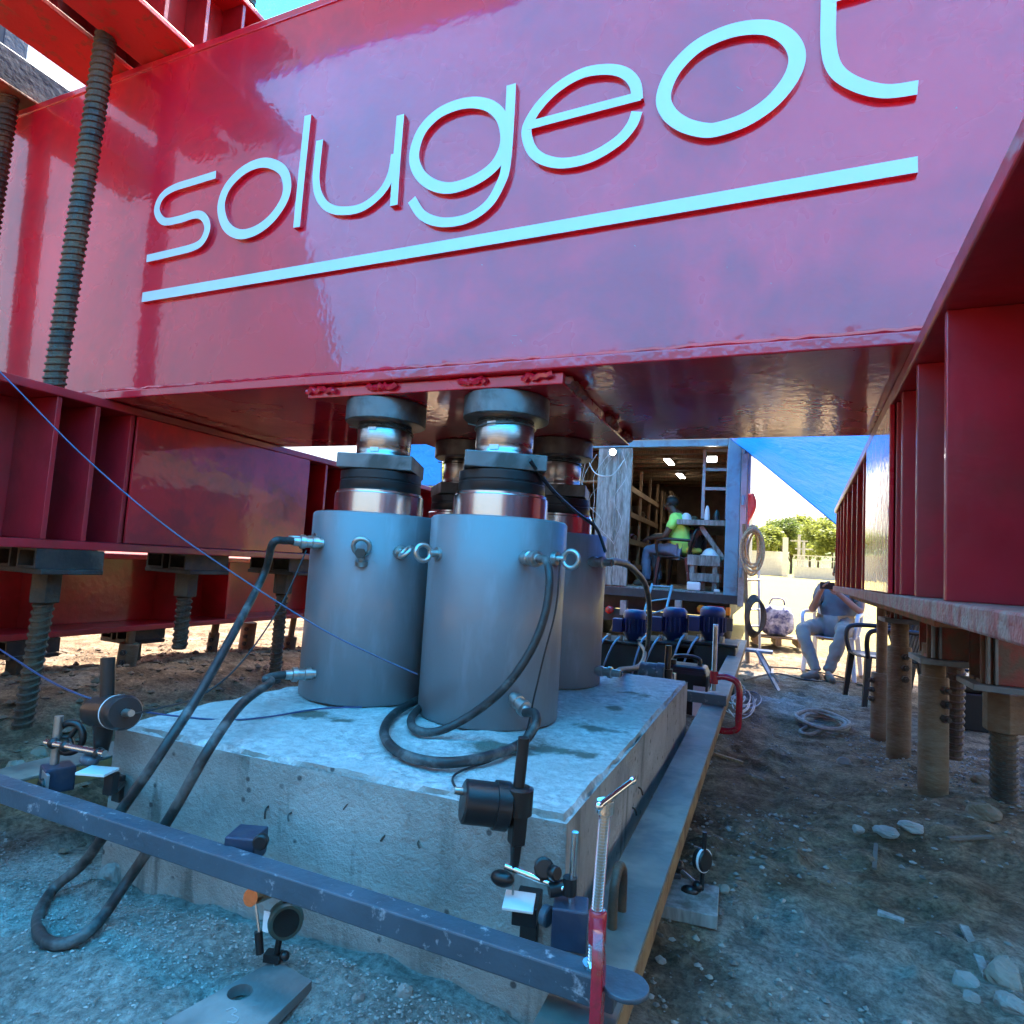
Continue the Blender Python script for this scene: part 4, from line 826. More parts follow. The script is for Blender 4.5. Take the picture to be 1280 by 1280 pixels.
# plate with hole on the ground
def holed_plate():
    px = [(203, 1278), (344, 1199), (390, 1226), (296, 1316)]; zz = max(gp(a, b, dz=0).z for a, b in px+[(300, 1240)])+.012
    c = [A(a, b, z=zz) for a, b in px]; h0 = A(300, 1240, z=zz); hr = .020
    tl = thing('holed_plate', h0, 'grey flat plate with a round hole and chalk 3 lying in the dust', 'plate')
    angs = sorted(set([2*math.pi*i/36-math.pi for i in range(36)]+[math.atan2(q.y-h0.y, q.x-h0.x) for q in c])); ring = []; outer = []
    for a in angs:
        d = Vector((math.cos(a), math.sin(a), 0)); best = None
        for i in range(4):
            p, e = c[i], c[(i+1) % 4]-c[i]; den = d.x*e.y-d.y*e.x
            if abs(den) < 1e-9: continue
            w0 = p-h0; t_ = (w0.x*e.y-w0.y*e.x)/den; u_ = (w0.x*d.y-w0.y*d.x)/den
            if t_ > 0 and -1e-6 <= u_ <= 1+1e-6 and (best is None or t_ < best): best = t_
        ring.append(h0+d*hr); outer.append(h0+d*best)
    n = len(angs); dn = Vector((0, 0, -.018)); vs = ring+outer+[p+dn for p in ring]+[p+dn for p in outer]; fs = []
    for i in range(n):
        k_ = (i+1) % n; fs += [(i, k_, n+k_, n+i), (2*n+i, 3*n+i, 3*n+k_, 2*n+k_), (i, 2*n+i, 2*n+k_, k_), (n+i, n+k_, 3*n+k_, 3*n+i)]
    b = MB(); b.add(vs, fs, False); b.build('plate_body', 'plate_steel', tl)
    m = MB(); m.tube([A(a, b_, z=zz+.001) for a, b_ in ((283, 1263), (291, 1260), (296, 1264), (290, 1268), (298, 1272), (294, 1278), (284, 1277))], .0010, 5); m.build('chalk_number', 'chalk', tl)
holed_plate()
# --- gauge beside the channel on a board
cs = [gp(824, 1132, dz=.012), gp(834, 1093, dz=.012), gp(899, 1108, dz=.012), gp(897, 1146, dz=.012)]
zz = sum(c.z for c in cs)/4+.012
cs = [A(824, 1132, z=zz), A(834, 1093, z=zz), A(899, 1108, z=zz), A(897, 1146, z=zz)]
cs[0].x -= .05; cs[1].x -= .05
tag(MB().prism(cs, (0, 0, -.03)).build('board', 'wood_grey', None, .002), 'small weathered board on the dirt right of the channel', 'board')
yr = (cs[2].y+cs[3].y)/2+.02
t = thing('dial_gauge', A(876, 1125, y=yr), 'round black dial gauge on a thin upright stem over the small board', 'dial gauge', 'dial gauges')
c = A(878, 1075, y=yr); f_ = Vector((.8, -.5, .1)).normalized()
MB().lathe(c-f_*.013, f_, [(0, .022), (.003, .027), (.02, .027), (.026, .022)], 28).build('dial_body', 'black_plastic', t)
MB().lathe(c+f_*.002, f_, [(0, .0276), (.006, .0276)], 28).build('white_band', 'label_white', t)
MB().cyl(A(881, 1040, y=yr), A(877, 1112, y=yr), .0058, .0058, 10).build('stem', 'black_plastic', t)
b = MB(); b.sphere(A(872, 1108, y=yr), .014, 12, 8); b.sphere(A(862, 1114, y=yr-.01), .02, 12, 8, (1.1, .7, .7)); b.build('knob', 'black_plastic', t)
MB().cyl(A(876, 1112, y=yr), A(876, 1128, y=yr), .002, .002, 6).build('plunger', 'zinc', t)
t = thing('magnetic_stand', A(848, 1085, y=yr+.05), 'magnetic stand half hidden behind the right channel', 'gauge stand', 'magnetic gauge stands')
MB().cyl(A(872, 1106, y=yr), A(848, 1085, y=yr+.05), .005, .005, 10).build('arm', 'zinc', t); MB().cyl(A(848, 1050, y=yr+.05), A(846, 1092, y=yr+.05), .006, .006, 10).build('post', 'black_plastic', t)
MB().sphere(A(848, 1083, y=yr+.05), .016, 12, 8).build('joint', 'black_plastic', t)
MB().cbox(A(838, 1098, y=yr+.06), (.05, .05, .05), .2).build('magnet_base', 'navy_steel', t, .003)
# ================================================================== pump units
def pump(px, y, idx, label):
    o = A(px, 800, y=y); x = o.x; zg = G(x, y); zt = o.z+.0
    t = thing('hydraulic_pump', (x, y, zg), label, 'pump', 'hydraulic pumps behind the block')
    w_ = .46
    MB().box(x-w_/2, x+w_/2, y-.2, y+.25, zg-.02, zt-.02).build('oil_tank', 'tank_green', t, .012)
    MB().box(x-w_/2-.012, x+w_/2+.012, y-.215, y+.265, zt-.019, zt).build('tank_lid', 'tank_green', t, .004)
    m = MB(); xm = x+.03; c = Vector((xm, y, zt+.05))
    m.cyl((xm, y, zt+.001), (xm, y, zt+.05), .06, .085, 20); m.lathe(c, (0, 0, 1), [(0, .090), (.02, .098), (.15, .098), (.155, .101), (.20, .101), (.225, .08), (.23, .035)], 24)
    m.build('motor_body', 'motor_blue', t)
    for a in np.linspace(0, 2*math.pi, 19)[:-1]:
        d = Vector((math.cos(a), math.sin(a), 0)); f = MB(); f.cbox(c+d*.104+Vector((0, 0, .085)), (.018, .006, .12), a); f.build('cooling_fin', 'motor_blue', t)
    MB().cbox((xm-.14, y-.05, zt+.13), (.09, .11, .12), .1).build('terminal_box', 'motor_blue', t, .006)
    for i, dx in enumerate((-.17, -.06, .12)):
        v = MB(); p = Vector((x+dx, y-.13, zt)); v.cyl(p, p+Vector((0, 0, .05)), .02, .02, 10); v.cyl(p+Vector((0, -.03, .035)), p+Vector((0, .03, .035)), .014, .014, 10); v.build('valve', 'zinc', t)
    MB().tube([(x-.17, y-.14, zt+.04), (x-.2, y-.25, zt-.02), (x-.24, y-.3, zt-.2), (x-.26, y-.3, zg+.03)], .009, 6).build('pipe', 'truck_blue', t)
    MB().tube([(x-.06, y-.14, zt+.04), (x-.1, y-.25, zt-.03), (x-.16, y-.29, zt-.2), (x-.2, y-.28, zg+.03)], .009, 6).build('pipe', 'truck_blue', t)
pump(788, 5.75, 0, 'blue pump motor on a dark tank, left one beside the back jack')
pump(838, 5.5, 1, 'blue pump motor on a dark tank, in the middle of the row')
pump(885, 5.5, 2, 'blue pump motor on a dark tank, right one beside the long channel')
# jerrycan
p = A(862, 880, y=4.1); zg = .40
t = thing('jerrycan', (p.x, 4.1, zg), 'black plastic jerrycan with a white label behind the block', 'jerrycan')
jx, jy, jt = p.x-.01, 4.1, A(862, 828, y=4.1).z
MB().box(jx-.13, jx+.12, jy-.11, jy+.11, zg, jt-.03).build('can_body', 'black_plastic', t, .03)
b = MB(); b.box(jx-.12, jx+.11, jy-.1, jy+.1, jt-.06, jt-.012); b.build('shoulder', 'black_plastic', t, .025)
MB().tube([(jx-.09, jy, jt-.02), (jx-.08, jy, jt+.03), (jx+.05, jy, jt+.03), (jx+.06, jy, jt-.02)], .013, 8).build('handle', 'black_plastic', t)
MB().cyl((jx-.1, jy-.05, jt-.015), (jx-.1, jy-.05, jt+.015), .028).build('cap', 'black_plastic', t)
MB().box(jx+.121, jx+.1225, jy-.07, jy+.02, zg+.05, jt-.13).build('side_label', 'label_white', t); MB().box(jx+.04, jx+.11, jy-.1122, jy-.1108, zg+.05, jt-.12).build('paper_label', 'label_white', t)
# sensor on the far side of the block
t = thing('displacement_sensor', A(820, 850, y=2.86), 'dark blue displacement sensor with upright tube beyond the far edge of the block', 'sensor', 'displacement sensors')
c0 = A(800, 838, y=2.86); c1 = A(829, 842, y=2.86); MB().lathe(c0, c1-c0, [(0, .036), (.004, .041), (.075, .041), (.077, .046), (.11, .046), (.112, .04)], 24).build('sensor_head', 'bar_paint', t)
MB().cyl(A(834, 838, y=2.86), A(836, 807, y=2.86), .014, .014, 12).build('guide_tube', 'black_plastic', t); MB().cyl(A(834, 836, y=2.86), A(833, 868, y=2.86), .024, .016, 10).build('stem', 'black_plastic', t)
# trestle under the far end of the channel
q = A(948, 800, y=6.5); zg = G(-.1, 6.5)
t = thing('trestle', (-.2, 6.5, zg), 'small grey trestle under the far end of the long channel', 'trestle')
for sx in (-1, 1):
    for sy in (-1, 1): MB().beam((-.2+.06*sx, 6.5+.08*sy, .622), (-.2+.26*sx, 6.5+.2*sy, zg-.02), .05, .018).build('leg', 'truck_grey', t, .002)
    MB().beam((-.2+.2*sx, 6.5-.17, zg+.12), (-.2+.2*sx, 6.5+.17, zg+.12), .02, .03).build('cross_bar', 'truck_grey', t)
MB().box(-.34, -.0, 6.42, 6.58, .6, .6255).build('head', 'truck_grey', t, .004)
# ================================================================== truck
TY = 8.3; FL = 1.09; x0, x1 = -2.75, -.42; ZR = 3.05
tr = thing('box_truck', (-1.6, TY, .3), 'workshop truck with open rear box, shelves and strip lamps inside', 'truck')
MB().box(x0, x1, TY, TY+4.4, FL-.09, FL).build('load_floor', 'wood_grey', tr, .004)
MB().box(x0, x0+.05, TY+.002, TY+4.4, FL+.001, ZR).build('side_wall', 'truck_inside', tr)
MB().box(x1-.06, x1-.01, TY+.16, TY+4.4, FL+.001, ZR).build('side_wall', 'truck_inside', tr)
MB().box(x1-.009, x1+.002, TY+.16, TY+4.4, FL-.05, ZR).build('outer_skin', 'truck_grey', tr)
MB().box(x0, x1, TY+4.35, TY+4.4, FL, ZR).build('front_wall', 'ply_brown', tr)
MB().box(x0, x1, TY, TY+4.4, ZR+.001, ZR+.04).build('roof', 'truck_inside', tr)
for i in range(11): MB().box(x0+.06, x1-.07, TY+.3+i*.38, TY+.36+i*.38, ZR-.05, ZR-.001).build('roof_rib', 'wood', tr)
MB().box(x1-.17, x1-.005, TY-.03, TY+.155, FL-.05, ZR).build('rear_post', 'truck_blue', tr, .006)
MB().box(x1, x1+.07, TY-.05, TY+.1, FL-.15, ZR).build('door_edge', 'truck_grey', tr, .004)
MB().box(x1+.075, x1+.11, TY-.02, TY+1.25, FL-.1, ZR).build('folded_door', 'truck_grey', tr, .004)
for zz in (1.3, 2.2, 2.85): MB().cyl((x1+.03, TY-.06, zz), (x1+.03, TY-.06, zz+.12), .018).build('hinge', 'truck_blue', tr)
MB().box(x0, x1-.172, TY-.03, TY+.03, ZR-.09, ZR).build('header', 'truck_blue', tr, .004)
pl = A(742, 740, y=TY); pr_ = A(783, 740, y=TY)
wp = MB(); wp.box(pl.x-.02, (pl.x+pr_.x)/2+.02, TY-.02, TY+.01, FL+.002, ZR-.1); wp.build('end_panel', 'wood_grey', tr, .003)
wp = MB(); wp.box((pl.x+pr_.x)/2+.025, pr_.x, TY-.018, TY+.012, FL+.002, ZR-.1); wp.build('end_panel', 'wood_grey', tr, .003)
MB().box(x0, x1, TY-.05, TY-.002, FL-.13, FL-.02).build('sill', 'truck_dark', tr, .004)
MB().box(x0+.1, x1-.05, TY+.05, TY+.13, .62, .78).build('bumper', 'truck_dark', tr, .01)
MB().box(x0+.2, x1-.1, TY+.2, TY+4.2, .78, .96).build('chassis', 'truck_dark', tr)
for px in (780, 848): a = A(px, 758, y=TY); MB().box(a.x-.04, a.x+.04, TY-.06, TY+.06, a.z-.11, a.z+.08).build('bracket', 'truck_grey', tr, .003)
lz = A(885, 762, y=TY); lb = MB().box(lz.x-.02, lz.x+.2, TY-.03, TY+.04, lz.z-.055, lz.z+.055).build('tail_lamp', 'lens_red', tr, .02)
MB().lathe((lz.x-.08, TY+.02, lz.z), (0, -1, 0), [(0, .05), (.04, .055), (.06, .045), (.068, .0)], 18).build('reverse_lamp', 'lens_orange', tr)
MB().box(lz.x+.21, lz.x+.27, TY-.025, TY+.04, lz.z-.05, lz.z+.05).build('turn_lamp', 'lens_orange', tr, .015)
ll = A(762, 762, y=TY); MB().lathe((ll.x, TY+.02, ll.z), (0, -1, 0), [(0, .055), (.04, .055), (.055, .04), (.06, 0)], 18).build('tail_lamp', 'lens_red', tr)
np_ = A(815, 782, y=TY-.02); plt = MB().box(np_.x-.25, np_.x+.25, TY-.06, TY-.05, np_.z-.055, np_.z+.055).build('number_plate', 'motor_blue', tr)
MB().box(np_.x-.22, np_.x+.24, TY-.0635, TY-.0605, np_.z-.05, np_.z+.035).build('plate_face', 'label_white', plt)
for wx in (x0+.25, x1-.28):
    wh = MB().lathe((wx-.13, TY+1.5, .72), (1, 0, 0), [(0, .30), (.03, .40), (.06, .42), (.2, .42), (.23, .40), (.26, .30)], 28).build('tyre', 'tyre', tr)
    MB().lathe((wx-.10, TY+1.5, .72), (1, 0, 0), [(0, .22), (.2, .22)], 20).build('rim', 'truck_grey', wh)
for px in (770, 935): pass
# interior shelves on the left wall
def shelf_unit(xa, xb, ya, yb, za, zb, levels, label, m='wood'):
    t = thing('shelf_rack', ((xa+xb)/2, (ya+yb)/2, za), label, 'shelf rack')
    for yy in np.linspace(ya, yb, 5):
        for xx in (xa, xb): MB().cbox((xx, yy, (za+zb)/2), (.04, .04, zb-za)).build('upright', m, t)
    for zz in levels: MB().box(xa-.02, xb+.02, ya-.02, yb+.02, zz, zz+.025).build('shelf', m, t); MB().box(xb+.021, xb+.035, ya, yb, zz-.03, zz+.05).build('edge_strip', m, t)
    return t
shelf_unit(-2.66, -2.02, TY+.15, TY+3.2, FL+.002, 2.9, (1.35, 1.72, 2.12, 2.5), 'brown wooden shelf rack along the left wall inside the truck')
b0 = shelf_unit(-1.95, -1.80, TY+3.3, TY+4.25, FL+.002, 2.8, (1.3, 1.6, 1.9, 2.2, 2.5), 'narrow wooden pigeonhole rack at the back of the truck box')
for i in range(14):
    x = random.uniform(-2.2, -2.05); y = TY+.3+i*.2; zz = random.choice((1.376, 1.746, 2.146)); r = random.uniform(.03, .07); mm = random.choice(['white_plastic', 'ply_brown', 'dark_steel', 'rope_hemp', 'motor_blue', 'black_plastic'])
    o = MB(); o.lathe((x, y, zz), (0, 0, 1), [(0, r*.95), (r*2, r), (r*2.1, r*.6), (r*2.4, r*.55)], 12)
    tag(o.build('shelf_tin', mm), 'small tin standing among the goods on the left truck shelves', 'tin', 'tins on the truck shelves')
# ladder rack, bench, lamps
t = thing('rack_frame', (-.75, TY+.5, 2.0), 'pale blue slatted rack frame standing on the bench inside the truck', 'rack')
xa, xb = A(878, 600, y=TY+.4).x, x1-.19
for xx in (xa+.02, xb): MB().box(xx-.02, xx+.02, TY+.38, TY+.42, A(878, 648, y=TY+.4).z, A(878, 562, y=TY+.4).z).build('upright', 'truck_grey', t)
for py in (563, 587, 611): zz = A(890, py, y=TY+.4).z; MB().box(xa+.041, xb-.021, TY+.385, TY+.415, zz-.02, zz+.02).build('rung', 'truck_grey', t)
bz = A(880, 651, y=TY+.35).z; bx = A(848, 651, y=TY+.35).x
t = thing('work_bench', ((bx+x1)/2, TY+.5, FL), 'grey timber work bench on the right inside the truck', 'bench')
MB().box(bx, x1-.18, TY+.2, TY+2.4, bz-.07, bz).build('bench_top', 'wood_grey', t, .004)
MB().beam((x1-.2, TY+.3, bz-.5), (bx+.3, TY+.3, bz-.08), .04, .06).build('brace', 'wood_grey', t)
for yy in (TY+.6, TY+2.2): MB().box(bx+.3, bx+.35, yy, yy+.05, FL+.002, bz-.071).build('leg', 'wood_grey', t)
for i, (px, py, y) in enumerate(((858, 640, TY+.4), (868, 643, TY+.6), (884, 643, TY+.35), (896, 643, TY+.3))):
    p = A(px, py, y=y); r = (.07, .06, .035, .04)[i]; hh = (.10, .08, .2, .14)[i]
    o = MB().lathe((p.x, y, bz+.002), (0, 0, 1), [(0, r), (hh*.4, r), (hh*.75, r*.8), (hh, r*.35)], 16)
    tag(o.build('bench_item', ('white_plastic', 'ply_brown', 'label_white', 'tank_green')[i]), ('white cap lying on the truck bench', 'brown pot behind the cap on the truck bench', 'tall pale bottle on the truck bench', 'dark green bottle at the right end of the truck bench')[i], ('cap', 'pot', 'bottle', 'bottle')[i])
for (px, py, y, L, lab) in ((837, 566, TY+1.2, .5, 'strip lamp lit on the truck ceiling, nearer the door'), (851, 590, TY+2.6, .5, 'strip lamp lit on the truck ceiling, deeper inside')):
    p = A(px, py, y=y); t = thing('strip_lamp', (p.x, y, ZR-.09), lab, 'lamp', 'lamps in the truck'); zl = ZR-.055
    MB().box(p.x-.05, p.x+.05, y-L/2, y+L/2, zl-.02, zl).build('housing', 'white_plastic', t); MB().box(p.x-.04, p.x+.04, y-L/2+.02, y+L/2-.02, zl-.034, zl-.0205).build('tube', 'led', t)
p = A(890, 574, y=TY+.3); t = thing('flood_lamp', p, 'bright lamp in the rack near the truck rear post', 'lamp', 'lamps in the truck')
MB().box(p.x-.07, p.x+.07, TY+.3, TY+.34, p.z-.05, p.z+.05).build('housing', 'truck_dark', t); MB().box(p.x-.06, p.x+.06, TY+.29, TY+.299, p.z-.035, p.z+.035).build('lens', 'led', t)
p = A(766, 565, y=TY-.12); t = thing('flood_lamp', p, 'small bright lamp at the top of the grey end panel', 'lamp', 'lamps in the truck')
MB().lathe((p.x, TY-.022, p.z), (0, -1, 0), [(0, .03), (.06, .045), (.1, .05)], 16).build('housing', 'truck_dark', t); MB().lathe((p.x, TY-.123, p.z), (0, -1, 0), [(0, .045), (.01, .04)], 16).build('lens', 'led', t)
# crate, helmet, box in the truck
p = A(878, 738, y=TY+.25); xa, xb = A(860, 738, y=TY+.25).x, A(897, 738, y=TY+.25).x; zt = A(878, 696, y=TY+.25).z
t = thing('timber_crate', ((xa+xb)/2, TY+.3, FL), 'grey slatted timber crate on the truck floor by the rear post', 'crate')
hh = zt-FL
for yy in (TY+.22, TY+.55):
    for xx in (xa+.04, xb-.04): MB().box(xx-.03, xx+.03, yy+.016, yy+.05, FL+.002, zt-.002).build('post', 'wood_grey', t)
    for f0, f1 in ((.28, .52), (.74, 1.0)): MB().box(xa-.02, xb+.02, yy-.003, yy+.015, FL+hh*f0, FL+hh*f1).build('slat', 'wood_grey', t, .002)
MB().box(xa-.02, xb+.02, TY+.22, TY+.6, zt+.001, zt+.02).build('lid', 'wood_grey', t)
q = A(890, 690, y=TY+.4); o = MB().sphere((q.x, TY+.4, zt+.022), .13, 20, 12, (1, 1.1, .85), lambda v: Vector((v.x, v.y, max(v.z, 0)))); o.cyl((q.x, TY+.4, zt+.022), (q.x, TY+.4, zt+.035), .15, .145)
tag(o.build('safety_helmet', 'white_plastic'), 'pale safety helmet resting on the timber crate', 'helmet')
a = A(867, 736, y=TY+.08); tag(MB().cbox((a.x, TY+.08, FL+.06), (.17, .1, .11), .1).build('food_box', 'white_plastic', None, .02), 'small pale box on the truck floor edge', 'box')
a = A(896, 738, y=TY+.1); tag(MB().cbox((a.x, TY+.1, FL+.022), (.07, .06, .035), .2).build('food_box', 'white_plastic', None, .008), 'tiny white box beside the rear post on the truck floor', 'box')
b = MB(); a = A(866, 680, y=TY+.5)
b.sphere((a.x, TY+.45, a.z), .17, 18, 12, (.8, .8, 1.1), lambda v: v*(1+.18*noise.noise(v*2.3))); vest = tag(b.build('work_jacket', 'black_matte'), 'dark and yellow work jacket hanging behind the seated worker', 'jacket')
bb = MB(); bb.sphere((a.x+.0, TY+.40, a.z-.09), .13, 16, 8, (1.05, .8, .4), lambda v: v*(1+.15*noise.noise(v*3))); o = bb.build('yellow_band', 'yellow', None); o.parent = vest
# step ladder hooked on the sill
t = thing('step_ladder', A(830, 790, y=TY-.3), 'pale narrow ladder leaning on the truck sill behind the pumps', 'ladder')
pa, pb, pc, pd = A(803, 775, y=TY-.5), A(815, 730, y=TY-.1), A(832, 765, y=TY-.5), A(840, 732, y=TY-.1)
MB().cyl(pa, pb, .015).build('rail', 'truck_blue', t); MB().cyl(pc, pd, .015).build('rail', 'truck_blue', t)
for f in (.1, .5, .95): MB().cyl(pa+(pb-pa)*f, pc+(pd-pc)*f, .01).build('rung', 'truck_blue', t)
# hanging cables in front of the end panel
for i in range(7):
    a = A(738+i*8+random.uniform(-4, 4), 560+random.uniform(0, 12), y=TY-.1); pts = [a]
    for j in range(1, 6): pts.append(A(735+i*7+random.uniform(-14, 14), 565+j*29, y=TY-.1+random.uniform(-.06, .02)))
    cable('hanging_cable', pts, .004, 'wire_pale' if i % 2 else 'rope_grey', 'thin pale cable hanging down before the grey end panel', 'cable', 'cables before the end panel', 5)
cable('hanging_cable', [A(735, 575, y=TY-.15), A(745, 592, y=TY-.2), A(765, 594, y=TY-.2), A(780, 575, y=TY-.15)], .008, 'wire_pale', 'pale cable drooping in a short arc under the panel lamp', 'cable', 'cables before the end panel', 5)
# ---- right of the truck: ladder, hose coils, flag
yy = 8.0
t = thing('ladder', A(950, 832, y=yy), 'pale ladder leaning upright beside the truck', 'ladder')
for pxb, pxt in ((933, 932), (950, 948)): MB().cyl(A(pxb, 830, y=yy), A(pxt, 700, y=yy+.2), .016, .016, 10).build('rail', 'aluminium', t)
for py in (725, 762, 783, 812): MB().cyl(A(933, py, y=yy+.05), A(950, py, y=yy+.05), .012, .012, 8).build('rung', 'aluminium', t)
MB().cyl(A(934, 830, y=yy-.05), A(930, 690, y=yy), .03, .03, 10)
tag(MB().cyl(A(935, 832, y=yy-.1), A(930, 655, y=yy-.05), .022, .02, 10).build('wooden_pole', 'wood'), 'tan wooden pole standing beside the truck ladder', 'pole')
c = A(942, 682, y=yy-.12); b = MB()
for i in range(7):
    pts = []; dx, dz, rx, rz = random.uniform(-.03, .03), random.uniform(-.04, .04), .075+.009*i, .21+random.uniform(-.03, .05)
    for a in np.linspace(0, 2*math.pi, 17)[:-1]: pts.append(c+Vector((dx+rx*math.cos(a), -.02*i+random.uniform(-.008, .008), dz-.05+rz*math.sin(a)*(1+.1*math.cos(a)))))
    b.tube(pts, .013, 6, closed=True, k=3)
tag(b.build('rope_coil', 'rope_hemp'), 'tan rope coil hanging on the ladder beside the truck', 'rope')
c = A(942, 770, y=yy-.1); b = MB()
for i in range(5):
    b.tube([c+Vector((.09*math.cos(a)+.01*i, -.015*i, (.24-.015*i)*math.sin(a))) for a in np.linspace(0, 2*math.pi, 17)[:-1]], .014, 6, closed=True, k=3)
tag(b.build('hose_coil', 'dark_steel'), 'dark hose coil hanging low on the ladder beside the truck', 'hose')
fl = MB(); vs = []
for j in range(9):
    for i in range(5):
        u, v = i/4, j/8; p = A(935, 617, y=yy)*(1-v)+A(935, 655, y=yy)*v; wv = .085*math.sin(math.pi*min(1, .25+v*.8))
        vs.append(p+Vector((u*wv*1.1, .02*math.sin(u*5+v*3), 0)))
fl.add(vs, [(j*5+i, j*5+i+1, j*5+i+6, j*5+i+5) for j in range(8) for i in range(4)], True); o = fl.build('red_flag', 'red_cloth'); sm_ = o.modifiers.new('thick', 'SOLIDIFY'); sm_.thickness = .006
tag(o, 'limp red flag hanging above the rope coil', 'flag')
# white cables heaped by the trestle, dark cables over the path
b = MB(); c = gp(925, 875)
for i in range(5):
    pts = []
    cx0, cy0, ra, rb2 = 922+random.uniform(-8, 8), 868+random.uniform(-12, 12), random.uniform(8, 20), random.uniform(8, 18)
    for a in np.linspace(0, 9, 15): pts.append(gp(cx0+ra*math.cos(a)+a, cy0+rb2*math.sin(a)*(.7+.05*a), .4, .006+.003*i))
    b.tube(pts, .0045, 5, k=5)
tag(b.build('cable_heap', 'wire_pale'), 'tangled white cables heaped on the ground beside the long channel', 'cable')
cable('ground_cable', [gp(915, 822, .35), gp(960, 833, .35), gp(1000, 836, .35), gp(1050, 846, .35), gp(1082, 857, .35)], .009, 'wire_dark', 'dark cable lying across the path before the seated man, farther one', 'cable', 'cables across the path', 6)
cable('ground_cable', [gp(930, 850, .35), gp(970, 842, .35), gp(1010, 850, .35), gp(1060, 853, .35), gp(1100, 862, .35)], .009, 'wire_dark', 'dark cable lying across the path before the seated man, nearer one', 'cable', 'cables across the path', 6)
b = MB(); c = gp(1028, 906, .42)
for i in range(4):
    b.tube([c+Vector((.02*math.sin(i*2)+(.12+.012*i)*math.cos(a), .03*math.cos(i)+(.20+.02*i)*math.sin(a), .008+.011*i+.006*math.sin(3*a+i))) for a in np.linspace(0, 2*math.pi, 15)[:-1]], .012, 6, closed=True, k=3)
b.tube([gp(1015, 906, .42), gp(1000, 914, .42), gp(1012, 918, .42), gp(1030, 912, .42)], .012, 6)
tag(b.build('rope_coil', 'rope_grey'), 'grey rope coiled flat on the dirt path', 'rope')
# bag on a pallet in the sun
c = gp(970, 806, .3); t = thing('pallet', c, 'small wooden pallet in the sun beyond the ladder', 'pallet')
for i in range(4): MB().cbox(c+Vector((0, -.25+i*.16, .12)), (.7, .1, .02), .1).build('slat', 'wood', t)
for xx in (-.28, 0, .28): MB().cbox(c+Vector((xx, 0, .06)), (.08, .6, .09), .1).build('bearer', 'wood', t)
o = MB(); sgp = lambda q: math.copysign(abs(q)**.62, q)
o.sphere(c+Vector((0, 0, .34)), .21, 28, 18, (1, 1, 1), lambda v: Vector((sgp(v.x)*1.05, sgp(v.y)*.7, sgp(v.z)*(1.0 if v.z < 0 else .95)))*(1+.12*noise.noise(v*2.5))); o.tube([c+Vector((-.1, 0, .57)), c+Vector((-.06, -.05, .65)), c+Vector((.07, -.05, .65)), c+Vector((.1, 0, .57))], .014, 6)
tag(o.build('back_pack', 'bag_cloth'), 'pale striped rucksack sitting on the small pallet', 'bag')
# ================================================================== chairs and people
def plastic_chair(name, loc, rz, m, label, grp, s=1.0, cat='chair'):
    M = Matrix.Translation(loc)@Matrix.Rotation(rz, 4, 'Z')@Matrix.Scale(s, 4)
    t = thing(name, loc, label, cat, grp, M)       # faces -y in its own frame
    b = MB(); n = 8; vs = []
    for j in range(n+1):
        for i in range(n+1):
            u, v = i/n-.5, j/n-.5; vs.append((u*(.46-.05*(j/n)), v*.44, .435-.03*(1-4*u*u)*(1-abs(v))-.02*(v > .3)))
    b.add(vs, [(j*(n+1)+i, j*(n+1)+i+1, (j+1)*(n+1)+i+1, (j+1)*(n+1)+i) for j in range(n) for i in range(n)], True)
    o = b.build('seat', m, t); q = o.modifiers.new('thick', 'SOLIDIFY'); q.thickness = .012
    b = MB(); ns = 7
    for k in range(ns):                           # back: outer hoop with upright slats
        u = (k/(ns-1)-.5)*.36; b.beam((u*.9, .21, .42), (u*1.1, .31-.25*u*u, .76+.04*(1-(2*u/.36)**2)), .034, .012)
    b.tube([(-.2, .2, .42), (-.23, .25, .6), (-.21, .30, .77), (-.1, .325, .83), (.1, .325, .83), (.21, .30, .77), (.23, .25, .6), (.2, .2, .42)], .017, 8)
    b.build('backrest', m, t)
    for sx in (-1, 1):
        for sy, (dx, dy) in ((-1, (.04, -.04)), (1, (.03, .07))):
            c = MB(); p = Vector((sx*.20, sy*.19, .43)); q_ = Vector((sx*(.20+dx), sy*.19+dy, 0)); c.add([p+Vector((-.025, -.025, 0)), p+Vector((.025, -.025, 0)), p+Vector((.025, .025, 0)), p+Vector((-.025, .025, 0)),
               q_+Vector((-.018, -.018, 0)), q_+Vector((.018, -.018, 0)), q_+Vector((.018, .018, 0)), q_+Vector((-.018, .018, 0))], [(0, 1, 2, 3), (4, 7, 6, 5), (0, 4, 5, 1), (1, 5, 6, 2), (2, 6, 7, 3), (3, 7, 4, 0)], False); c.build('leg', m, t, .006)
        a = MB(); P = catmull([(sx*.225, -.20, .42), (sx*.25, -.22, .55), (sx*.255, -.19, .64), (sx*.26, -.05, .66), (sx*.25, .12, .655), (sx*.225, .27, .65)], 6)
        a.tube(P, .020, 8, smooth_path=False); a.build('armrest', m, t)
    return t
FOLDS = bpy.data.textures.new('folds', 'CLOUDS'); FOLDS.noise_scale = .085; FOLDS.noise_depth = 2
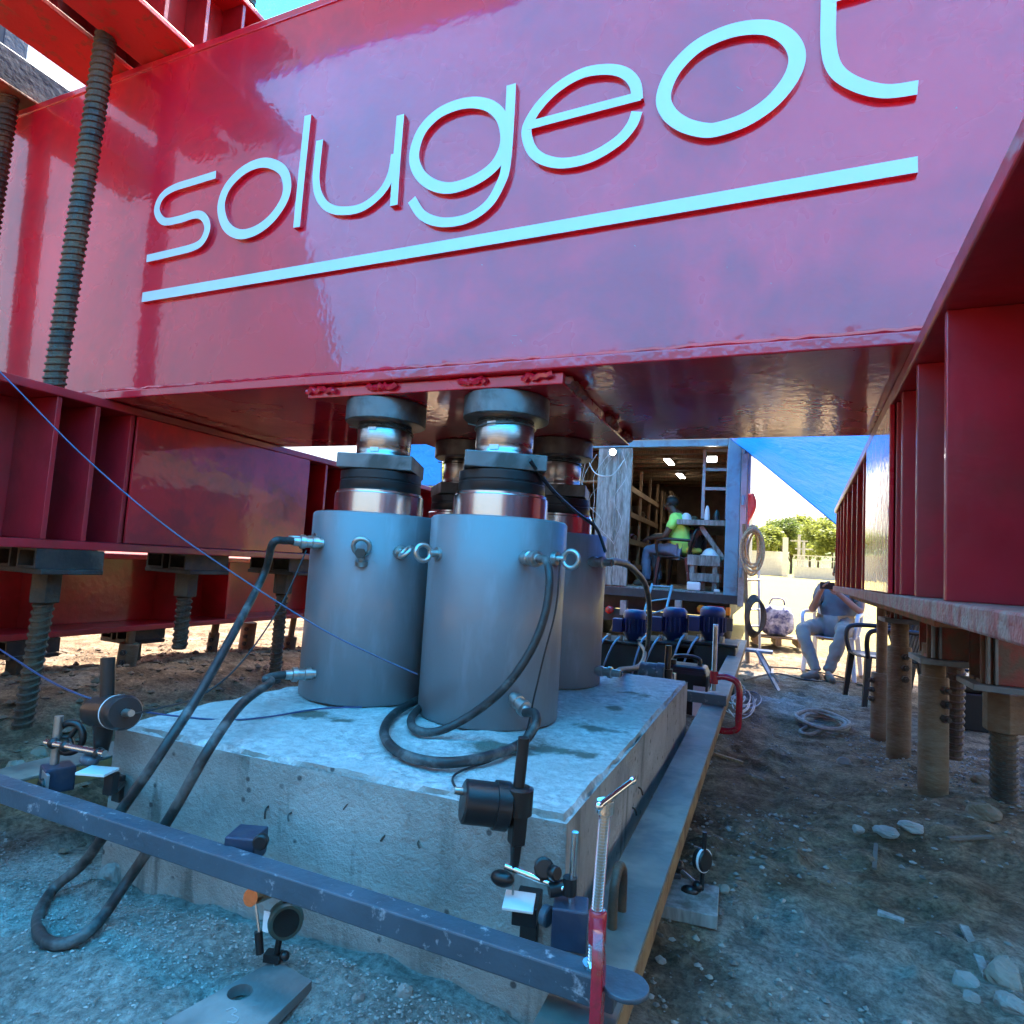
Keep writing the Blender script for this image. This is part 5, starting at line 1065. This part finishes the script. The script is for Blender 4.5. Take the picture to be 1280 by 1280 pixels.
def skin(name, nodes, edges, m, parent, sub=2, root=0):
    me = bpy.data.meshes.new(name); inv = ROOTINV.get(parent); off = ROOTLOC[parent]
    me.from_pydata([tuple(inv@Vector(p) if inv is not None else Vector(p)-off) for p, r in nodes], edges, []); me.materials.append(MAT[m])
    o = bpy.data.objects.new(name, me); COL.objects.link(o); o.parent = parent
    sk = o.modifiers.new('skin', 'SKIN'); sk.use_smooth_shade = True
    for i, (p, r) in enumerate(nodes):
        rr = r if isinstance(r, tuple) else (r, r); me.skin_vertices[0].data[i].radius = rr; me.skin_vertices[0].data[i].use_root = (i == root)
    ss = o.modifiers.new('sub', 'SUBSURF'); ss.levels = sub; ss.render_levels = sub
    if name in ('shirt', 'trousers'):
        s2 = o.modifiers.new('sub2', 'SUBSURF'); s2.levels = 1; s2.render_levels = 1
        dm = o.modifiers.new('folds', 'DISPLACE'); dm.texture = FOLDS; dm.strength = .035; dm.mid_level = .5; dm.texture_coords = 'LOCAL'
    ROOTLOC[o] = off
    if inv is not None: ROOTINV[o] = inv
    return o
def person(loc, rz, label, J, cols, fat=1.0):
    """seated figure facing -y in its own frame; J holds joint positions"""
    M = Matrix.Translation(loc)@Matrix.Rotation(rz, 4, 'Z'); t = thing('person', loc, label, 'person', None, M)
    sk_, shirt, pants, shoe = cols; V = Vector
    nd = [(J['pelvis'], .115), (J['waist'], .105), (J['chest'], .125), (J['neck'], .055), (J['chin'], .066), (J['head'], .088), (J['crown'], .040)]; ed = [(0, 1), (1, 2), (2, 3), (3, 4), (4, 5), (5, 6)]
    def chain(start, pts):
        last = start
        for p, r in pts: nd.append((p, r)); ed.append((last, len(nd)-1)); last = len(nd)-1
        return last
    for s_ in 'lr':
        w_ = chain(2, [(J['sho_'+s_], .058), (J['elb_'+s_], .043), (J['wri_'+s_], .029), (J['palm_'+s_], .03)])
        wr, pm = V(J['wri_'+s_]), V(J['palm_'+s_]); d = (pm-wr).normalized(); cv = V(J.get('curl_'+s_, (0, 0, -1))).normalized(); lat = d.cross(cv).normalized()
        for i, L in enumerate((.036, .042, .040, .030)):
            b_ = pm+lat*(.026-.0175*i)+d*.03; k1 = b_+(d*.8+cv*.5).normalized()*L; k2 = k1+(d*.15+cv).normalized()*L*.85; chain(w_, [(b_, .0095), (k1, .0085), (k2, .0075)])
        tb_ = wr+(pm-wr)*.5+lat*.035; chain(w_, [(tb_, .011), (tb_+(lat*.5+d+cv*.5).normalized()*.035, .009), (tb_+(d+cv).normalized()*.06, .008)])
    for s_ in 'lr': chain(0, [(J['hip_'+s_], .085), (J['kne_'+s_], .058), (J['ank_'+s_], .037), (J['toe_'+s_], .032)])
    body = skin('body', nd, ed, sk_, t)
    # clothes
    nd = [(V(J['pelvis'])*1.35-V(J['waist'])*.35, .15*fat), (V(J['pelvis'])*.5+V(J['waist'])*.5, .143*fat), (J['chest'], .15*fat), (V(J['chest'])*.35+V(J['neck'])*.65, .075)]; ed = [(0, 1), (1, 2), (2, 3)]
    for s_ in 'lr': m_ = V(J['sho_'+s_])*.38+V(J['elb_'+s_])*.62; chain(2, [(J['sho_'+s_], .08), (m_, .072)])
    skin('shirt', nd, ed, shirt, t)
    nd = [(J['pelvis'], .142)]; ed = []
    for s_ in 'lr': chain(0, [(J['hip_'+s_], .108), (V(J['hip_'+s_])*.5+V(J['kne_'+s_])*.5, .092), (J['kne_'+s_], .078), (V(J['kne_'+s_])*.4+V(J['ank_'+s_])*.6, .068), (V(J['kne_'+s_])*.05+V(J['ank_'+s_])*.95, .058), (J['ank_'+s_], .056)])
    skin('trousers', nd, ed, pants, t)
    for s_ in 'lr':
        a, b_ = V(J['ank_'+s_]), V(J['toe_'+s_]); hl = a+(a-b_)*.22; hl.z = b_.z
        skin('shoe', [(hl, .040), ((hl+b_)/2+V((0, 0, .012)), .046), (b_, .042), (b_+(b_-hl).normalized()*.05, .03)], [(0, 1), (1, 2), (2, 3)], shoe, t)
    hd, ch, cr = V(J['head']), V(J['chin']), V(J['crown']); up_ = (cr-ch).normalized(); fw = V(J['face']).normalized(); fw = (fw-up_*fw.dot(up_)).normalized(); sd_ = up_.cross(fw)
    hb = MB(); hb.sphere((0, 0, 0), 1, 20, 14, (1, 1, 1)); Mx = Matrix((sd_, fw, up_)).transposed()
    hb.v = [hd+up_*.028-fw*.018+Mx@V((p.x*.086, (p.y if p.y < .35 else .35+(p.y-.35)*.2)*.105, (p.z if p.z > -.55 else -.55)*.098))*(1+.05*noise.noise(p*5)) for p in hb.v]
    hb.build('hair', 'hair', t)
    for sx in (-1, 1):
        MB().sphere(hd+sd_*sx*.086-up_*.012, .024, 10, 8, (.5, .8, 1.2)).build('ear', sk_, t)
        e = MB().sphere(hd+sd_*sx*.030+fw*.082+up_*.004, .008, 8, 6).build('eye', 'hair', t)
    MB().sphere(hd+fw*.094-up_*.022, .016, 10, 8, (.8, .9, 1.3)).build('nose', sk_, t)
    MB().sphere(hd+fw*.078-up_*.056, .018, 10, 6, (1.3, .5, .4)).build('mouth', 'red_cloth' if False else 'skin_tan' if sk_ == 'skin_dark' else 'lens_red', t)
    return t
# worker in the truck, turned left, on a dark chair
cw = A(832, 742, y=TY+.42); cx_ = A(836, 740, y=TY+.55).x
plastic_chair('plastic_chair', (cx_+.12, TY+.5, FL+.002), R_(-104), 'black_plastic', 'dark plastic armchair under the worker inside the truck', 'plastic armchairs')
JJ = dict(pelvis=(0, .06, .50), waist=(0, .09, .68), chest=(0, .02, .90), neck=(0, -.07, 1.05), chin=(0, -.13, 1.09), head=(0, -.15, 1.16), crown=(0, -.15, 1.24), face=(0, -1, -.35),
          sho_l=(.18, 0, .96), elb_l=(.25, -.10, .70), wri_l=(.17, -.32, .68), palm_l=(.15, -.39, .67), sho_r=(-.18, 0, .96), elb_r=(-.25, -.12, .70), wri_r=(-.12, -.34, .74), palm_r=(-.09, -.41, .73),
          hip_l=(.10, .0, .53), kne_l=(.13, -.42, .52), ank_l=(.14, -.40, .10), toe_l=(.15, -.54, .045), hip_r=(-.10, .0, .53), kne_r=(-.13, -.42, .52), ank_r=(-.14, -.34, .10), toe_r=(-.15, -.48, .045))
person((cx_+.12, TY+.5, FL), R_(-104), 'worker in neon yellow T-shirt seated in the truck, back half turned', JJ, ('skin_dark', 'neon', 'denim', 'shoe'), 1.38)
# man in the white chair
pw = A(1041, 845, z=.30); zg = G(pw.x, 7.75)
plastic_chair('plastic_chair', (pw.x, 7.8, zg), R_(-14), 'white_plastic', 'white plastic armchair under the man in grey', 'plastic armchairs', 1.05)
J2 = dict(pelvis=(0, .05, .53), waist=(.02, .13, .67), chest=(.05, .19, .86), neck=(.06, .19, 1.02), chin=(.05, .14, 1.07), head=(.05, .13, 1.14), crown=(.05, .14, 1.22), face=(-.3, -1, -.25),
          sho_l=(.23, .17, .94), elb_l=(.27, -.02, .72), wri_l=(.08, -.12, .90), palm_l=(.02, -.15, .95), curl_l=(-1, 0, .2), curl_r=(1, 0, .2), sho_r=(-.13, .17, .94), elb_r=(-.22, -.02, .70), wri_r=(-.11, -.15, .91), palm_r=(-.08, -.17, .97),
          hip_l=(.11, .0, .53), kne_l=(.17, -.44, .53), ank_l=(.04, -.46, .10), toe_l=(.10, -.60, .045), hip_r=(-.11, .0, .53), kne_r=(-.24, -.42, .52), ank_r=(-.06, -.52, .10), toe_r=(-.14, -.65, .045))
person((pw.x, 7.8, zg), R_(-14), 'man in grey T-shirt and pale trousers seated in a white chair, hands raised', J2, ('skin_tan', 'tshirt_grey', 'khaki', 'shoe'))
Mp = Matrix.Translation((pw.x, 7.8, zg))@Matrix.Rotation(R_(-14), 4, 'Z')
ph = thing('phone', (0, 0, 0), 'dark phone held up by the seated man in grey', 'phone', None, Mp)
MB().cbox((-.03, -.195, .99), (.145, .012, .075), .05).build('case', 'black_plastic', ph, .004); MB().cbox((-.03, -.1875, .99), (.13, .0015, .064), .05).build('screen', 'glass_dark', ph)
pc = gp(1088, 884, .4, 0); plastic_chair('plastic_chair', (pc.x+.12, pc.y+.2, G(pc.x+.12, pc.y+.2)), R_(-78), 'black_plastic', 'empty black plastic armchair beside the right piles', 'plastic armchairs')
plastic_chair('plastic_chair', (pc.x+.55, pc.y+.75, G(pc.x+.5, pc.y+.7)), R_(100), 'black_plastic', 'second black plastic armchair hidden behind the right piles', 'plastic armchairs')
# black tool box
p = A(1218, 903, z=.42); p.z = G(p.x, p.y)
t = thing('tool_box', p, 'black plastic tool box on the ground behind the right piles', 'tool box')
kx = 36*mpp(p); hh = A(1218, 848, y=p.y).z-p.z
MB().box(p.x-kx/2, p.x+kx/2, p.y-.02, p.y+.32, p.z, p.z+hh*.72).build('box_body', 'black_plastic', t, .012); MB().box(p.x-kx/2-.008, p.x+kx/2+.008, p.y-.03, p.y+.33, p.z+hh*.725, p.z+hh).build('lid', 'black_plastic', t, .02)
MB().tube([(p.x-.05, p.y+.15, p.z+hh-.01), (p.x-.05, p.y+.15, p.z+hh+.03), (p.x+.05, p.y+.15, p.z+hh+.03), (p.x+.05, p.y+.15, p.z+hh-.01)], .01, 6).build('handle', 'black_plastic', t)
# ================================================================== stones, splinters, gravel
def stone_mesh(seed):
    """boulder: a ball cut by random planes, then weathered"""
    b = MB(); rs = random.Random(seed+11); off = Vector((rs.random()*50, rs.random()*50, 0))
    pl = [(Vector((rs.gauss(0, 1), rs.gauss(0, 1), rs.gauss(0, 1))).normalized(), rs.uniform(.58, .85)) for _ in range(11)]
    def cut(v):
        k = 1.0
        for n_, d_ in pl:
            q = v.normalized().dot(n_)
            if q > 1e-3: k = min(k, d_/q)
        v = v*k; return Vector((v.x, v.y*.82, v.z*.68))*(1+.10*noise.noise(v*4+off)+.05*noise.noise(v*11+off))
    b.sphere((0, 0, 0), 1, 28, 18, (1, 1, 1), cut); return b
STONES = []
def stone(px, py, wpx, m, label, hf=.6, rz=0):
    p = gp(px, py, .5, 0); r = wpx*mpp(p)/2*1.1; b = stone_mesh(len(STONES)); s_ = [Vector((v.x*r, v.y*r, v.z*r*hf/.6)) for v in b.v]
    b.v = [Matrix.Rotation(rz, 3, 'Z')@v+Vector((p.x, p.y, p.z+r*.16)) for v in s_]
    for i in range(len(b.sm)): b.sm[i] = False
    o = b.build('stone', m); STONES.append(o); return tag(o, label, 'stone', 'stones on the ground')
stone(1230, 1022, 34, 'rock', 'rounded stone at the foot of the thick bar, right edge', .8)
stone(1107, 1042, 28, 'rock_pale', 'flat pale stone in the middle of the right path, left of its twin', .4)
stone(1140, 1036, 30, 'rock_pale', 'flat pale stone just right of its twin on the path', .4, .4)
stone(1228, 978, 24, 'rock', 'brown stone behind the rounded stone near the right piles', .7)
stone(1205, 1228, 30, 'rock_pale', 'pale stone lowest right beside the wood splinter', .6)
stone(1255, 1226, 46, 'rock', 'large tan stone at the lower right edge', .8)
stone(1262, 1262, 40, 'rock_pale', 'grey stone at the lower right corner', .6)
stone(1215, 1250, 22, 'rock_pale', 'small pale stone beside the lower right corner rocks', .6)
stone(138, 1102, 34, 'rock_pale', 'round pale clod at the left foot of the concrete block', .9)
stone(507, 1244, 22, 'rock_pale', 'pale round pebble in the dust before the block, bottom', .8)
stone(448, 1250, 18, 'rock_pale', 'smaller pebble left of the pale round pebble before the block', .8)
stone(906, 1114, 15, 'rock', 'small stone beside the weathered board', .7)
stone(825, 1202, 14, 'rock_pale', 'small pale pebble between the channel and the bottom edge', .8)
stone(1055, 955, 16, 'rock_pale', 'small pale stone near the grey rope coil', .7)
stone(1072, 1038, 14, 'rock_pale', 'small pale stone left of the flat twin stones', .8)
stone(20, 965, 30, 'rock', 'brown clod behind the left magnetic stand, leftmost', .8); stone(48, 945, 22, 'rock', 'brown clod behind the left magnetic stand, right one', .8)
def splinter(pts, r, label, m='wood_grey'):
    b = MB(); P = [gp(px, py, .5, .006) for px, py in pts]
    for i in range(len(P)-1): b.beam(P[i], P[i+1], r*2, r*.9)
    tag(b.build('wood_splinter', m), label, 'wood piece', 'wood bits on the ground')
splinter([(1205, 1158), (1235, 1222)], .009, 'long pale wood splinter pointing to the lower right stones')
splinter([(1095, 1055), (1093, 1086)], .006, 'thin dark stick on the right path below the flat stones', 'bark')
splinter([(893, 942), (928, 953)], .011, 'bent pale wood strip beside the long channel', 'wood')
splinter([(938, 968), (955, 975)], .008, 'short pale wood chip right of the bent strip')
splinter([(1097, 1140), (1130, 1152)], .010, 'flat wood chip in the gravel of the right path')
splinter([(1185, 1048), (1240, 1046)], .008, 'brown stick lying among gravel near the thick bar', 'bark')
# loose gravel and dust crumbs: uncountable
def gravel(name, n, area, rmin, rmax, m, label, sel):
    rs = np.random.RandomState(len(name)+n); ico = [(0, 0, 1), (.9, 0, .3), (.28, .85, .3), (-.72, .53, .3), (-.72, -.53, .3), (.28, -.85, .3), (0, 0, -.7)]
    fi = [(0, 1, 2), (0, 2, 3), (0, 3, 4), (0, 4, 5), (0, 5, 1), (6, 2, 1), (6, 3, 2), (6, 4, 3), (6, 5, 4), (6, 1, 5)]
    X = rs.uniform(area[0], area[1], n*3); Y = rs.uniform(area[2], area[3], n*3); keep = np.array([sel(a, b, rs) for a, b in zip(X, Y)]); X = X[keep][:n]; Y = Y[keep][:n]; Z = gz(X, Y)
    vs = []; fs = []; ic = np.array(ico)
    for k in range(len(X)):
        r = rmin+(rmax-rmin)*rs.rand()**3; a = rs.rand()*6.28; c, s_ = math.cos(a), math.sin(a); sc = ic*(r*rs.uniform(.7, 1.3, (7, 1)))*np.array([1, rs.uniform(.6, 1), rs.uniform(.45, .8)])
        P = np.stack([sc[:, 0]*c-sc[:, 1]*s_+X[k], sc[:, 0]*s_+sc[:, 1]*c+Y[k], sc[:, 2]+Z[k]+r*.15], 1); o = len(vs); vs += P.tolist(); fs += [(i+o, j+o, l+o) for i, j, l in fi]
    me = bpy.data.meshes.new(name); me.from_pydata(vs, [], fs); me.materials.append(MAT[m]); o = bpy.data.objects.new(name, me); COL.objects.link(o); tag(o, label, 'gravel', None, 'stuff')
notblock = lambda x, y: not (BX0-.02 < x < BX1+.02 and BY0-.06 < y < BY1)
gravel('gravel', 12000, (-.3, 2.2, .6, 4.5), .0022, .0135, 'gravel_mix', 'pale gravel strewn over the right path', lambda x, y, r: r.rand() < (.05+.95*min(1, max(0, vnoise(np.array(x*1.7+4), np.array(y*1.7))*1.8-.1+.7*(x > .4)))))
gravel('dust_crumbs', 15000, (-2.2, -.2, .45, 1.12), .0010, .0055, 'crumb_mix', 'crumbs of cement dust in front of the block', lambda x, y, r: notblock(x, y) and r.rand() < .3+.7*(y > .85))
gravel('soil_clods', 2500, (-4.5, -1.5, 1.1, 4.5), .005, .028, 'clod', 'brown clods of soil under the left beams', lambda x, y, r: notblock(x, y))
# ================================================================== far background
def tree_meshes(seed, h, wd_, nleaf, leaf):
    rs = random.Random(seed); b = MB(); b.tube([(0, 0, -.5), (.1, 0, h*.25), (0, .1, h*.5), (.05, 0, h*.8)], lambda t: .22*(1-t*.8), 8)
    cl = []
    for i in range(9):
        a = rs.random()*6.28; z0 = h*rs.uniform(.25, .55); e = Vector((math.cos(a)*wd_*rs.uniform(.3, .75), math.sin(a)*wd_*rs.uniform(.3, .75), h*rs.uniform(.5, .9))); b.tube([(0, 0, z0), e*.5+Vector((0, 0, z0*.5+.3)), e], lambda t: .09*(1-t*.8), 6); cl.append((e, rs.uniform(.28, .45)*wd_))
    cl += [(Vector((rs.uniform(-.4, .4)*wd_, rs.uniform(-.4, .4)*wd_, h*rs.uniform(.45, .95))), rs.uniform(.25, .42)*wd_) for _ in range(8)]
    l = MB(); vs = []; fs = []
    for k in range(nleaf):
        c, r = rs.choice(cl); d = Vector((rs.gauss(0, 1), rs.gauss(0, 1), rs.gauss(0, .8))).normalized()*r*rs.random()**.4; p = c+Vector((d.x, d.y, d.z*.75)); nn = Vector((rs.gauss(0, 1), rs.gauss(0, 1), rs.gauss(.6, 1))).normalized(); u, w_ = basis(nn); s_ = leaf*rs.uniform(.6, 1.4)
        o = len(vs); vs += [p-u*s_, p+w_*s_*.5, p+u*s_, p-w_*s_*.5]; fs.append((o, o+1, o+2, o+3))
    l.add(vs, fs, False); return b, l
TM = []
for sd, h_, w_, lm in ((1, 9, 4.2, 'leaf'), (2, 12, 4.5, 'leaf_dark'), (3, 7, 4.6, 'leaf')):
    b, l = tree_meshes(sd, h_, w_, 7000, .23); mm = []
    for q, m_ in ((b, 'bark'), (l, lm)):
        me = bpy.data.meshes.new('tree'); me.from_pydata([tuple(v) for v in q.v], [], q.f); me.materials.append(MAT[m_]); mm.append(me)
    TM.append(mm)
def tree(px, pyb, y, kind, s_, label):
    p = A(px, pyb, y=y); z = G(p.x, y); t = thing('tree', (p.x, y, z), label, 'tree', 'trees beyond the field'); t.scale = (s_*.76,)*3; t.rotation_euler.z = px*.7
    for me, nm in zip(TM[kind], ('trunk', 'crown')): o = bpy.data.objects.new(nm, me); COL.objects.link(o); o.parent = t
for a in ((952, 715, 62, 2, .75, 'low bushy tree behind the pale wall, next to the ladder'), (978, 712, 68, 1, .62, 'taller dark tree left of the twin poles'), (1000, 712, 78, 0, .8, 'round tree directly behind the twin poles'),
          (1022, 715, 64, 0, .72, 'light green tree right of the twin poles'), (1045, 715, 58, 2, .85, 'yellow green bushy tree at the edge of the right beam'), (1040, 712, 84, 1, .85, 'tall dark tree behind the yellow green one'),
          (1085, 712, 70, 0, .9, 'round tree mostly hidden behind the right beam'), (930, 712, 80, 1, .55, 'slim tree mostly hidden by the ladder'), (988, 712, 90, 2, 1.25, 'broad low tree filling the gap left of the twin poles'), (1012, 712, 92, 0, 1.15, 'broad tree showing between the twin poles and the light green tree'), (962, 712, 88, 0, .95, 'rounded tree top rising over the pale wall')): tree(*a)
for i, x in enumerate((-34, -27, -21, -14.5, -9, 30, 38)):
    t = thing('tree', (x, 48+6*math.sin(i*2.1), G(x, 48)), ('tree far off behind the left beams, its crown merging with its neighbours', 'tree far right beyond the beams, out past the field')[x > 0], 'tree', 'trees hidden behind the beams'); t.scale = (.8+.12*(i % 3),)*3
    for me, nm in zip(TM[i % 3], ('trunk', 'crown')): o = bpy.data.objects.new(nm, me); COL.objects.link(o); o.parent = t
for px, h_, lab in ((998, 668, 'taller of the two slim poles at the end of the field'), (1004, 678, 'shorter of the two slim poles at the end of the field')):
    p = A(px, 716, y=52); q = A(px, h_, y=52); t = thing('utility_pole', (p.x, 52, G(p.x, 52)), lab, 'pole', 'poles at the end of the field')
    MB().cyl((p.x, 52, G(p.x, 52)-.3), (p.x, 52, q.z), .14, .10, 10).build('shaft', 'pole', t); MB().cbox((p.x, 52, q.z-.5), (1.2, .1, .1)).build('cross_arm', 'pole', t)
a, b_ = A(930, 716, y=55), A(985, 716, y=55); t = thing('pale_wall', ((a.x+b_.x)/2, 55, G(a.x, 55)), 'long pale wall across the end of the field', 'wall')
za = A(950, 690, y=55).z; MB().box(a.x-6, b_.x, 55, 55.2, G(a.x, 55)-1, za).build('wall_body', 'white_wall', t); MB().box(a.x-6.05, b_.x+.05, 54.95, 55.25, za+.001, za+.1).build('coping', 'white_wall', t)
p = A(981, 715, y=54); MB().box(p.x-.2, p.x+.2, 53.8, 54.4, G(p.x, 54)-1, A(981, 672, y=54).z).build('gate_post', 'white_wall', t)
a, b_ = A(992, 718, y=50), A(1065, 720, y=50); t = thing('railing', ((a.x+b_.x)/2, 50, G(a.x, 50)), 'pale railing on a low wall at the far right of the field', 'railing')
zt = A(1020, 706, y=50).z; MB().box(a.x, b_.x, 50, 50.2, G(a.x, 50)-1, zt-.2).build('low_wall', 'white_wall', t)
for f in np.linspace(0, 1, 9): xx = a.x+(b_.x-a.x)*f; MB().box(xx-.03, xx+.03, 50.07, 50.13, zt-.199, zt+.6).build('post', 'white_wall', t)
for dz in (.25, .6): MB().box(a.x-.05, b_.x+.05, 50.06, 50.14, zt+dz+.001, zt+dz+.06).build('rail', 'white_wall', t)
